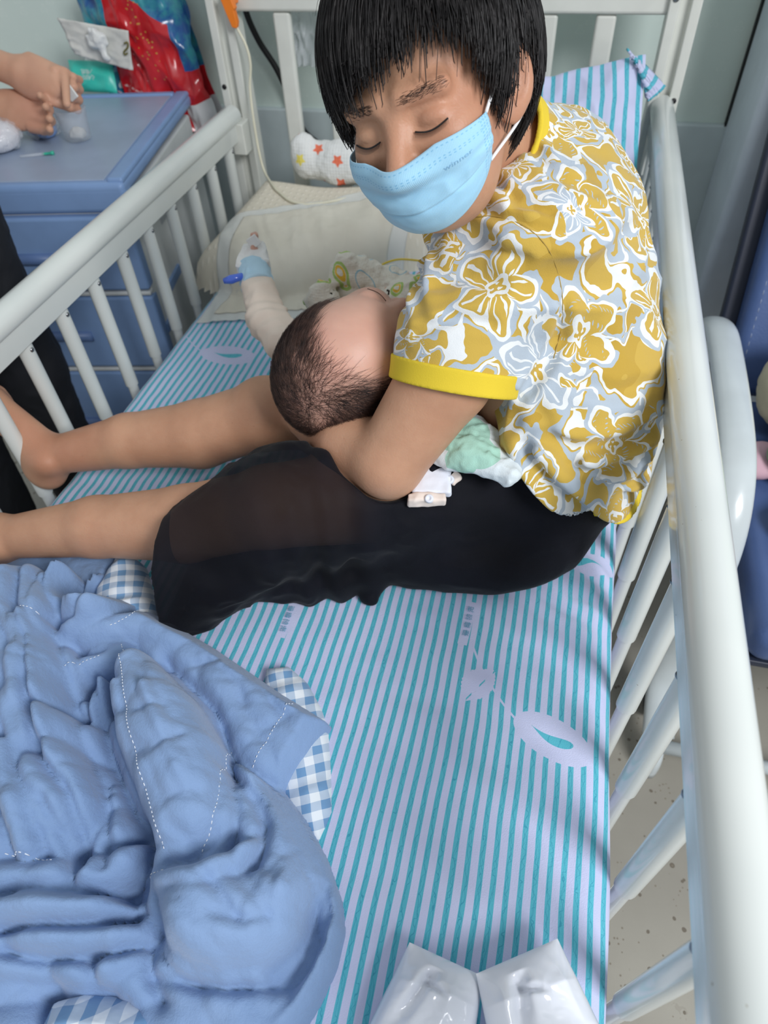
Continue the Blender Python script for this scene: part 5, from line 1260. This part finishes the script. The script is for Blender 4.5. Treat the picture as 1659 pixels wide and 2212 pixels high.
# ---- hair
g = G('black straight hair'); rn = g.noise(60, 2)
m_hair = g.out(g.mix(rn.ramp(0.3, 0.7), lin((26, 24, 25)), lin((44, 41, 41))), 0.45, spec=0.45)
EC, ER_ = V(-0.016, 0, 0.026), V(0.121, 0.100, 0.117)
wh = nrm(V(-0.45, 0.05, 0.9))
gl = HM @ V(0, 0, -1.0)                               # gravity in the head's frame
def ulim(al):
    a = np.degrees(np.abs(al)); b = np.degrees(al)
    r = np.interp(a, [0, 30, 52, 62, 74, 86, 100, 112, 130, 180], [0.060, 0.068, 0.062, 0.024, -0.020, 0.032, 0.040, -0.030, -0.075, -0.085])
    return r - 0.020 * np.clip(-b / 30, 0, 1) * (a < 62)
def hair_paths(n, m=13):
    d = rng.normal(size=(n * 3, 3)); d /= np.linalg.norm(d, axis=1)[:, None]
    al = np.arctan2(d[:, 1], d[:, 0] - 0.1); pos = d * ER_ + EC
    keep = (pos[:, 2] > ulim(al) + 0.015); d = d[keep][:n]; n = len(d)
    lay = rng.uniform(0.90, 1.03, n); p = d * ER_ * lay[:, None] + EC; path = [p]
    jit = rng.normal(size=(n, 3)) * 0.16; lenf = rng.uniform(.7, 1.15, n); alive = np.ones(n)
    gam = rng.normal(0, 0.010, n) + np.where(rng.random(n) < .12, -0.014, 0)
    for k in range(m - 1):
        q = (p - EC) / ER_; nq = q / np.linalg.norm(q, axis=1)[:, None]
        nr = (q / ER_); nr /= np.linalg.norm(nr, axis=1)[:, None]
        t = nq - wh * 1.0; t = t - nr * np.sum(t * nr, 1)[:, None]; t /= np.linalg.norm(t, axis=1)[:, None] + 1e-6
        # far side fringe swept forward and down; sides swept to the back
        side = np.clip(nq[:, 1] * 1.3, -1, 1); sw = np.stack([-0.15 * np.abs(side), 0 * side, -0.5 * np.ones(n)], 1)
        t = t + sw * 0.6 + gl * 0.35 + jit; t = t - nr * np.sum(t * nr, 1)[:, None] * 0.97
        t /= np.linalg.norm(t, axis=1)[:, None] + 1e-6
        al = np.arctan2(p[:, 1], p[:, 0] - 0.005)
        alive = np.where(p[:, 2] < ulim(al) + gam, alive * 0.25, alive)
        p = p + t * (0.0135 * lenf * np.maximum(alive, 0.02))[:, None]
        q = (p - EC) / ER_; r_ = np.linalg.norm(q, axis=1); tgt = lay + 0.012 * k * 0.3
        p = EC + (p - EC) * (1 + (np.clip(tgt / r_, .9, 1.1) - 1) * 0.8)[:, None]
        path.append(p)
    return np.stack(path, 1)
hp = hair_paths(9000); hw = HC + hp @ HM
v, f = strand_mesh(hw, rng.uniform(0.0004, 0.0009, len(hw)), 0.2)
def hcap(p):
    q = (p - HC) @ HM.T; d = ell(q, EC, ER_ * 0.93); al = np.arctan2(q[:, 1], q[:, 0] - 0.005)
    return smax(smax(d, (ulim(al) + 0.016 - q[:, 2]) * 0.8, 0.008), -(head_sdf(q) + 0.004), 0.003)
P_, F_ = isosurf(hcap, HC - 0.16, HC + 0.16, 0.0035)
v2, f2 = np.concatenate([P_, v]), np.concatenate([F_, f + len(P_)])
hair = mk('hair', v2, f2, m_hair, woman); tag(hair, 'short straight black hair with a fringe')
# eyebrows and lashes
def hairlets(c0_, c1_, n, ln, up, spread, r=0.00032):
    t = rng.random(n)[:, None]; root = V(*c0_) * (1 - t) + V(*c1_) * t + rng.normal(size=(n, 3)) * spread
    dirn = V(*up) + rng.normal(size=(n, 3)) * 0.10; dirn /= np.linalg.norm(dirn, axis=1)[:, None]
    q = np.stack([root + dirn * ln * k / 4 for k in range(5)], 1); w_ = push((HC + q @ HM).reshape(-1, 3), 0.0004).reshape(n, 5, 3)
    return strand_mesh(w_, r)
for s in (1, -1):
    a = hairlets((0.094, s * 0.012, 0.014), (0.079, s * 0.050, 0.015), 190, 0.0048, (-.25, s * .9, .10), V(.0006, .001, .0016), .00014); o = mk('eyebrow', *a, m_hair, woman)
    n = 34; t = np.linspace(0, 1, n)[:, None]; arc = V(.0905, s * .019, -.0135) * (1 - t) + V(.083, s * .050, -.0115) * t + V(.003, 0, -.0035) * np.sin(np.pi * t)
    path = np.stack([arc + (V(.0045, s * .001, -.004) * k / 4) for k in range(5)], 1); lw = push((HC + path @ HM).reshape(-1, 3), 0.0004).reshape(n, 5, 3)
    a = strand_mesh(lw, 0.0002); ln_ = tube(push(HC + arc @ HM, 0.0002), 0.0008, 6); b = cat((a[0], a[1]), ln_); mk('eyelashes', b[0], b[1], m_hair, woman)

# ================================================================== baby
Fb = RC @ nrm([0.64, -0.62, -0.50]); Lb = -(RC @ nrm([0.72, 0.70, 0.0])); Lb = nrm(Lb - Fb * (Lb @ Fb)); Ub = np.cross(Fb, Lb); BM = np.stack([Fb, Lb, Ub])
BC = W(751, 781, 0.268); BS = 1.17
def bl(f, l, u): return BC + Fb * f + Lb * l + Ub * u
def bhead(q): return bhead0(q / BS) * BS
def bhead0(q):
    d = ell(q, (-0.012, 0, 0.012), (0.080, 0.066, 0.064))
    d = smin(d, ell(q, (0.026, 0, -0.022), (0.050, 0.054, 0.050)), 0.02)
    for s in (1, -1):
        d = smin(d, ell(q, (0.046, s * .026, -.036), (.026, .024, .024)), .012)
        d = smax(d, -ell(q, (0.081, s * .025, -.014), (.010, .016, .008)), .008)
        d = smin(d, ell(q, (0.062, s * .025, -.014), (.011, .0145, .009)), .004)
        d = smax(d, -cap(q, (.0705, s * .036, -.0185), (.0735, s * .015, -.0185), .0009, .0009), .002)
    d = smin(d, cap(q, (.070, 0, -.014), (.080, 0, -.032), .005, .0075), .008)
    for s in (1, -1): d = smin(d, ell(q, (.074, s * .0075, -.034), (.007, .006, .0055)), .004)
    d = smin(d, ell(q, (.070, 0, -.052), (.009, .015, .006)), .006); d = smax(d, -cap(q, (.080, -.014, -.0525), (.080, .014, -.0525), .0012, .0012), .003)
    for s in (1, -1):
        e = ell(q, (-.004, s * .064, -.020), (.013, .008, .019)); e = smax(e, -ell(q, (-.001, s * .071, -.018), (.008, .005, .012)), .003); d = smin(d, e, .004)
    return d
NKb = bl(-0.005, 0, -0.075)
TB1, TB2 = rel(-0.235, 0.885, 0.115), rel(-0.10, 1.03, 0.120)
SHb, ELb, WRb, HNb = W(622, 742, 0.165), W(578, 690, 0.185), W(556, 615, 0.215), W(540, 548, 0.235)
def baby_sdf(p):
    d = near(p, BC, .16, lambda a: bhead((a - BC) @ BM.T))
    d = smin(d, cap(p, bl(-.01, 0, -.045), TB1, .034, .050), .02)
    d = smin(d, cap(p, TB1, TB2, .060, .062), .03)
    d = smin(d, chain(p, [TB1 + V(-.03, .0, .02), SHb, ELb, WRb, HNb], [.030, .024, .021, .016, .015], .01), .015)
    d = smin(d, ell(p, HNb, (.022, .016, .022)), .008)
    for k in range(4):
        a = HNb + V(-.012 + .008 * k, .006, .012); d = smin(d, chain(p, [a, a + V(-.004, .010, .014), a + V(.004, -.004, .020)], [.0055, .005, .0042], .003), .004)
    d = smin(d, chain(p, [HNb + V(.012, -.004, 0), HNb + V(.020, -.010, .010), HNb + V(.014, -.012, .018)], [.006, .005, .0045], .003), .005)
    d = smin(d, chain(p, [TB1 + V(.05, .01, .01), TB1 + V(.09, .03, .04), TB1 + V(.07, .10, .05)], [.026, .022, .016], .01), .015)
    for s, k in ((-1, .03), (1, -.03)): d = smin(d, chain(p, [TB2, TB2 + V(.05, .05 + k, .03), TB2 + V(.10, .01 + k, .0)], [.040, .030, .022], .01), .02)
    return d
g = G('baby skin and scalp'); sc = g.attr('scalp')
c = g.mix(g.noise(18, 4).ramp(0.3, 0.7), lin((206, 160, 142)), lin((216, 172, 152))); c = g.mix(g.noise(7, 2).ramp(.5, .75) * .4, c, lin((206, 142, 128)))
c = g.mix(sc * 0.62, c, lin((96, 62, 52)))
m_bskin = g.out(c, 0.42, bump=(g.noise(350, 3), .2, .0008), sss=0.22, sscale=.006, spec=.4)
baby = empty('baby', TB1 * V(1, 1, 0) + V(0, 0, ZM), 'baby with sparse dark hair asleep in the crook of the seated person\'s arm', 'baby')
P_, F_ = isosurf(baby_sdf, rel(-0.50, 0.55, 0.0), rel(0.08, 1.25, 0.36), 0.0024)
q = (P_ - BC) @ BM.T; q = q / BS; nq = (q - V(-.012, 0, .012)) / V(.080, .066, .064)
def dens(nq):
    """hair density over the head, 1 on the sides and back, thin patch over the forehead and crown"""
    f, l, u = nq[:, 0], nq[:, 1], nq[:, 2]
    hl_ = np.clip((0.42 + 0.30 * np.abs(l) ** 2 - f) / 0.30, 0, 1) * np.clip((u + 0.75) / 0.25, 0, 1)
    bare = np.exp(-(((f - 0.16) / .22) ** 2 + ((l + 0.20) / 0.30) ** 2)) * .6 + np.exp(-(((f + .35) / .22) ** 2 + ((l + .42) / .20) ** 2)) * .75 + np.exp(-(((f + .05) / .12) ** 2 + ((l - .35) / .2) ** 2)) * .35
    side = np.clip((np.abs(l) - 0.45) / .3, 0, 1) * np.clip((.45 - f) / .2, 0, 1)
    return np.clip(hl_ * (1 - bare) + side * .5, 0, 1) * (np.linalg.norm(nq, axis=1) < 1.25)
mk('body', P_, F_, m_bskin, baby, attrs={'scalp': dens(nq) * (0.75 + 0.25 * vn(q, 120, 2))})
g = G('fine brown baby hair'); m_bhair = g.out(g.mix(g.noise(80, 2).ramp(.3, .7), lin((46, 34, 32)), lin((84, 62, 54))), .4, spec=.4)
def bhair(n, m=8):
    d = rng.normal(size=(n * 4, 3)); d /= np.linalg.norm(d, axis=1)[:, None]; k = (rng.random(len(d)) < dens(d) ** 1.2 * (.9)) & (d[:, 2] > -.75); d = d[k][:n]; n = len(d)
    R = V(.080, .066, .064); C0 = V(-.012, 0, .012); p = d * R * 1.0 + C0; path = [p]; jit = rng.normal(size=(n, 3)) * .22; ln = rng.uniform(.6, 1.2, n) * (0.7 + .7 * np.clip(np.abs(d[:, 1]), 0, 1)); w0 = nrm(V(-.30, -.25, .9))
    for kk in range(m - 1):
        q = (p - C0) / R; nr = q / R; nr /= np.linalg.norm(nr, axis=1)[:, None]
        t = q / np.linalg.norm(q, axis=1)[:, None] - w0; t = t + np.cross(nr, np.broadcast_to(w0, nr.shape)) * .5 + jit; t -= nr * np.sum(t * nr, 1)[:, None]; t /= np.linalg.norm(t, axis=1)[:, None] + 1e-6
        p = p + (t + nr * .14) * (.0042 * ln)[:, None]; path.append(p)
    return np.stack(path, 1)
bp = bhair(18000, 6); mk('hair', *strand_mesh(BC + bp @ BM * BS, rng.uniform(.00010, .00019, len(bp)), .2), m_bhair, baby)
# lashes
for s in (1, -1):
    t = np.linspace(0, 1, 14)[:, None]; arc = V(.0735, s * .014, -.0185) * (1 - t) + V(.0685, s * .038, -.0180) * t + V(.0022, 0, -.002) * np.sin(np.pi * t)
    mk('eyelashes', *tube(BC + arc @ BM * BS, .0005, 5), m_bhair, baby)
# sleeve, wrist wrap and drip dressing
m_romper = plain('cream romper cotton', (222, 208, 194), .85, bumpd=.0012, bscale=90)
m_wrap = plain('pale blue bandage', (176, 208, 226), .7, bumpd=.001, bscale=160)
m_tape = plain('white medical tape', (228, 228, 226), .6)
wd_ = nrm(HNb - WRb)
def sleeve_b(p):
    d = chain(p, [TB1 + V(-.02, 0, .02), SHb, ELb, WRb], [.040, .034, .030, .0255], .012); d = smin(d, cap(p, TB1, TB2, .070, .070), .02)
    d = d - .0030 * wrinkle(p, 26, 4) - .003 * np.exp(-(np.linalg.norm(p - ELb, axis=1) / .04) ** 2) * np.sin((p @ wd_) * 300)
    d = smax(d, halfspace(p, WRb, wd_), .003); q = (p - BC) @ BM.T; return smax(d, -(bhead(q) - .003), .004)
P_, F_ = isosurf(sleeve_b, rel(-.50, .72, .0), rel(.0, 1.2, .30), .0032); mk('romper', P_, F_, m_romper, baby)
def wrap_b(p): return smax(smax(cap(p, WRb - wd_ * .03, HNb + wd_ * .04, .0270, .0262) - .002 * wrinkle(p, 60, 2), -halfspace(p, WRb - wd_ * .006, wd_), .003), halfspace(p, WRb + wd_ * .040, wd_), .003)
P_, F_ = isosurf(wrap_b, WRb - .07, WRb + .09, .002); mk('wrist_bandage', P_, F_, m_wrap, baby)
e1 = nrm(np.cross(wd_, V(0, 0, 1))); e2 = np.cross(e1, wd_)
def tape_b(p): return rbox(p, WRb + wd_ * .055, (.028, .026, .020), .007, np.stack([e1, wd_, e2])) - .0015 * wrinkle(p, 90, 3)
P_, F_ = isosurf(tape_b, WRb - .04, WRb + wd_ * .06 + .08, .002); mk('tape_dressing', P_, F_, m_tape, baby)
a = W(500, 606, .225); mk('drip_connector', *tube([a + V(-.012, -.004, 0), a + V(.0, 0, .002), a + V(.022, .010, .006)], [.0045, .0075, .0050], 14), plain('blue drip connector', (70, 104, 206), .25, coat=.5), baby)
b_ = W(548, 522, .262); o = mk('tape_tab', *box(b_, (.020, .006, .018), M=Matrix.Rotation(.6, 3, 'Y')), m_tape, baby, smooth=False); bevel(o, .0015)

# ---- printed muslin over the baby's chest
g = G('muslin with rainbow print')
sv = g.vor(21, g.vec(g.x + g.z * .3, g.y + g.z * .4, 0.0), '2D', rnd=.8); rr = E(g, sv.outputs['Distance'])
cs = g.nt.nodes.new('ShaderNodeSeparateColor'); g.nt.links.new(sv.outputs['Color'], cs.inputs[0]); r1 = E(g, cs.outputs[0])
c = lin((224, 220, 208)); c = g.mix((rr - .26).abs().lt(.05) * r1.gt(.45), c, lin((168, 196, 112))); c = g.mix((rr - .15).abs().lt(.04) * r1.gt(.45), c, lin((232, 190, 70)))
c = g.mix(rr.lt(.12) * r1.lt(.3), c, lin((216, 130, 84))); c = g.mix((rr - .3).abs().lt(.02) * r1.lt(.45) * r1.gt(.2), c, lin((150, 190, 206)))
pk = E(g, g.vor(260, rnd=.3).outputs['Distance'])
m_mus = g.out(c, .9, bump=(pk, .6, .0016))
cm = W(825, 630, .155)
def mus(p):
    d = smin(ell(p, cm + V(.0, .01, -.01), (.085, .055, .055)), ell(p, W(765, 606, .175), (.052, .034, .050)), .02); d = smin(d, ell(p, W(700, 660, .15), (.035, .03, .05)), .02); d = smin(d, ell(p, W(900, 650, .17), (.06, .05, .05)), .02)
    d = d + .007 * wrinkle(p, 22, 6) + .002 * wrinkle(p, 70, 1); q = (p - BC) @ BM.T; d = smax(d, -(bhead(q) - .003), .004)
    return np.maximum(d, -(p[:, 2] - ZM - .02))
P_, F_ = isosurf(mus, cm - V(.20, .14, .15), cm + V(.22, .16, .13), .003)
tag(mk('printed_muslin', P_, F_, m_mus, base=(cm[0], cm[1], ZM + .02)), 'crinkled cream muslin with small rainbow prints over the baby\'s chest', 'cloth')
# ---- clothes on the lap below the elbow
g = G('white cloth with mint spots')
_b = float(hit(lambda p: np.minimum(pants_sdf(p), shirt_sdf(p)), 1050, 985)[2]) - ZM + .012
s1, s2 = W(1040, 965, _b + .03), W(1000, 925, _b + .03)
def spot(g, c, r): return ((g.x - float(c[0])) * (g.x - float(c[0])) + (g.y - float(c[1])) * (g.y - float(c[1])) + (g.z - float(c[2])) * (g.z - float(c[2]))).sqrt().lt(r)
c = g.mix(spot(g, s1, .027).mx(spot(g, s2, .035)).mx(spot(g, W(985, 1000, _b + .02), .026)), lin((218, 228, 232)), lin((168, 212, 196)))
m_mint = g.out(c, .88, bump=(g.noise(700, 2) + g.noise(60, 2) * 2, .4, .001))
LP = [W(1035, 980, _b)]
lc = np.mean(LP, axis=0)
def burp(p):
    Mq = np.stack([nrm([1, -.25, -.15]), nrm([.25, 1, -.45]), nrm([.25, .4, 1])])
    d = smin(ell(p, W(1000, 955, _b + .004), (.050, .045, .022)), rbox(p, W(1062, 990, _b), (.040, .036, .012), .010, Mq), .015)
    return d - .0028 * wrinkle(p, 30, 3) - .0015 * wrinkle(p, 70, 5)
P_, F_ = isosurf(burp, lc - .12, lc + .12, .0026); tag(mk('spotted_cloth', P_, F_, m_mint, base=lc - V(0, 0, .04)), 'white cloth with mint green spots on the black trousers', 'cloth')
m_white = plain('white cotton garment', (226, 230, 240), .85, bumpd=.001, bscale=120); m_peach = plain('peach binding', (228, 214, 204), .8)
gar = empty('baby_garment', W(925, 1060, .17), 'white baby garment with peach snap edge below the elbow', 'clothing')
LAP = lambda a, b, up=.004: hit(lambda p: np.minimum(pants_sdf(p), arm_l(p) + 9), a, b) + V(0, -.3, .95) * up
_z = float(LAP(925, 1075)[2]) - ZM + .004
GA = [W(880, 1070, _z), W(963, 1070, _z), W(985, 985, _z + .012), W(900, 985, _z + .014)]
def slab(p, Q, t, r=.004, bend=0):
    c_ = np.mean(Q, axis=0); u_ = nrm(Q[1] - Q[0]); v0 = (Q[3] + Q[2] - Q[0] - Q[1]) / 2; v_ = nrm(v0 - u_ * (v0 @ u_)); n_ = np.cross(u_, v_)
    return rbox(p, c_, (np.linalg.norm(Q[1] - Q[0]) / 2, np.linalg.norm(v0) / 2, t), r, np.stack([u_, v_, n_])) - .0018 * wrinkle(p, 45, 3)
P_, F_ = isosurf(lambda p: slab(p, GA, .007), np.mean(GA, 0) - .08, np.mean(GA, 0) + .08, .002); mk('garment_body', P_, F_, m_white, gar)
GB = [W(879, 1088, _z), W(963, 1087, _z), W(964, 1070, _z + .002), W(880, 1070, _z + .002)]
P_, F_ = isosurf(lambda p: slab(p, GB, .0072, .003), np.mean(GB, 0) - .07, np.mean(GB, 0) + .07, .0018); mk('snap_edge', P_, F_, m_peach, gar)
GC = [W(962, 1052, _z), W(985, 1040, _z + .002), W(994, 1015, _z + .006), W(966, 1008, _z + .008)]
P_, F_ = isosurf(lambda p: slab(p, GC, .005, .003), np.mean(GC, 0) - .05, np.mean(GC, 0) + .05, .0018); mk('snap_tab', P_, F_, m_peach, gar)
for q_, nn_ in ((W(927, 1077, _z + .008), 0), (W(972, 1036, _z + .009), 1)):
    mk('snap_button', *lathe(q_, [(.0001, .0012), (.002, .0014), (.0028, .0026), (.0048, .0024), (.0054, .0008), (.0054, -.003)], 18, axis=(-.1, -.55, .85)), m_white, gar)

# ================================================================== standing person at the left
m_nskin = skin_mat('standing person skin', (200, 154, 128), (210, 164, 138), (206, 140, 122))
m_nblk = plain('black trouser cloth', (24, 26, 32), .8, bumpd=.001, bscale=60)
m_ndark = plain('charcoal top cloth', (52, 54, 62), .85, bumpd=.001, bscale=60)
NX, NY = -1.215, 0.92
stand = empty('person', (NX, NY, 0), 'person in black trousers at the left, hands working over the cabinet', 'person')
zh = 0.945
Wu, Ku = WZ(22, 150, zh + .02), WZ(118, 185, zh)                     # upper hand wrist, knuckles
Wl, Kl = WZ(-20, 225, zh - .045), WZ(78, 248, zh - .055)
def n_hand(p, wr, kn, up, s, spec):
    f = nrm(kn - wr); b = nrm(up - f * (up @ f)); l = np.cross(b, f) * s; Mh = np.stack([f, l, b]); Lh = np.linalg.norm(kn - wr)
    d = ell(p, wr + f * Lh * .55, (Lh * .62, .042, .019), Mh); d = smin(d, cap(p, wr - f * .02, wr + f * .03, .027, .024), .02)
    for (o, a1, a2, a3, r) in spec:
        k0 = wr + f * Lh * (1.02 - abs(o) * 2.0) + l * o
        def dr(a): return f * math.cos(a) - b * math.sin(a)
        m1 = k0 + dr(a1) * .036; m2 = m1 + dr(a1 + a2) * .024; m3 = m2 + dr(a1 + a2 + a3) * .018
        d = smin(d, chain(p, [k0, m1, m2, m3], [r * 1.12, r, r * .92, r * .78], .003), .005)
    return d
upv = nrm(CAM - Ku)
def thumb(p, pts, r): return chain(p, pts, [r * 1.25, r, r * .8], .004)
fu = nrm(Ku - Wu); bu = nrm(upv - fu * (upv @ fu)); lu = np.cross(bu, fu)
pinch = WZ(150, 225, zh - .02)
def nurse_skin(p):
    spec = [(.030, .75, .9, .5, .0092), (.010, .8, 1.0, .5, .0096), (-.010, .85, 1.0, .5, .0092), (-.028, .9, .9, .4, .0080)]
    d = near(p, Wu, .26, lambda a: n_hand(a, Wu, Ku, upv, -1.0, spec))
    d = smin(d, thumb(p, [Wu + fu * .045 - lu * -.034 - bu * .006, Ku + lu * .030 + fu * .01 - bu * .012, pinch + V(-.006, 0, .0)], .0095), .008)
    d = smin(d, chain(p, [Wu - fu * .01, Wu - fu * .13 + V(-.02, -.02, .02), V(-1.30, 0.98, 1.14)], [.025, .036, .046], .02), .015)
    sp2 = [(.028, .1, .25, .35, .0100), (.009, .12, .35, .45, .0104), (-.010, .2, .45, .5, .0100), (-.027, .3, .55, .5, .0088)]
    dn = nrm(V(.15, .75, -.65)); d2 = near(p, Wl, .26, lambda a: n_hand(a, Wl, Kl, dn, 1.0, sp2))
    fl = nrm(Kl - Wl)
    d2 = smin(d2, chain(p, [Wl - fl * .01, Wl - fl * .12 + V(-.03, -.03, .01), V(-1.36, 0.90, 1.10)], [.025, .036, .046], .02), .015)
    d = np.minimum(d, d2)
    hc = V(NX - .07, NY - .03, 1.50)
    return smin(np.minimum(d, smin(ell(p, hc, (.078, .092, .112)), cap(p, hc + V(-.01, 0, -.08), hc + V(-.02, 0, -.2), .05, .055), .02)), ell(p, hc + V(.02, .085, -.015), (.016, .018, .026)), .01)
P_, F_ = isosurf(nurse_skin, (NX - .30, NY - .25, .85), (-0.90, 1.75, 1.64), .0034, lip=1.8); mk('body', P_, F_, m_nskin, stand)
def leg(p, x, y): return smin(cap(p, (x, y, .86), (x + .01, y, .50), .098, .080), cap(p, (x + .01, y, .50), (x, y, .035), .080, .062), .03)
def trousers(p):
    d = smin(leg(p, NX + .095, NY + .10), leg(p, NX + .06, NY - .12), .02); d = smin(d, ell(p, (NX + .05, NY, .90), (.15, .19, .13)), .06)
    d = d - .006 * wrinkle(p * V(1, 1, .3), 9, 2) - .002 * wrinkle(p, 26, 3); return smax(d, np.abs(p[:, 2] - .50) - .475, .004)
P_, F_ = isosurf(trousers, (NX - .25, NY - .30, .0), (NX + .30, NY + .32, 1.02), .006); mk('trousers', P_, F_, m_nblk, stand)
def top(p):
    d = smin(ell(p, (NX + .0, NY, 1.02), (.125, .17, .16)), ell(p, (NX - .04, NY, 1.22), (.115, .18, .16)), .05); d = smin(d, cap(p, (NX - .06, NY - .15, 1.30), (NX - .06, NY + .15, 1.30), .06, .06), .04)
    d = smin(d, chain(p, [V(NX - .06, NY + .17, 1.30), V(-1.30, 0.98, 1.14)], [.062, .058]), .03); d = smin(d, chain(p, [V(NX - .06, NY - .17, 1.30), V(-1.36, 0.90, 1.10)], [.062, .058]), .03)
    return d - .004 * wrinkle(p, 10, 4)
P_, F_ = isosurf(top, (NX - .32, NY - .30, .82), (NX + .22, NY + .32, 1.42), .007); mk('top', P_, F_, m_ndark, stand)
hc = V(NX - .07, NY - .03, 1.50)
P_, F_ = isosurf(lambda p: smax(ell(p, hc + V(-.012, -.012, .018), (.088, .10, .118)), -halfspace(p, hc + V(.0, .03, .0), V(-.2, -.75, .6)), .01) + .003 * wrinkle(p * V(1, 1, .3), 60, 2), hc - .15, hc + .16, .005); mk('hair', P_, F_, m_hair, stand)
for y in (NY + .10, NY - .12):
    x = NX + (.095 if y > NY else .06)
    P_, F_ = isosurf(lambda p: np.maximum(smin(ell(p, (x, y, .035), (.05, .045, .045)), ell(p, (x + .09, y + .03, .025), (.09, .045, .035)), .03), -(p[:, 2] - .001)), (x - .1, y - .1, 0), (x + .22, y + .12, .12), .005); mk('shoe', P_, F_, m_black, stand)
# white slip pinched between the fingers
o = mk('paper_slip', *box(WZ(152, 200, zh - .012), (.022, .004, .028), M=Matrix.Rotation(.5, 3, 'Y')), m_whitef, base=WZ(152, 200, zh - .03), smooth=False); tag(o, 'small white slip pinched in the standing person\'s fingers', 'paper'); bevel(o, .001)
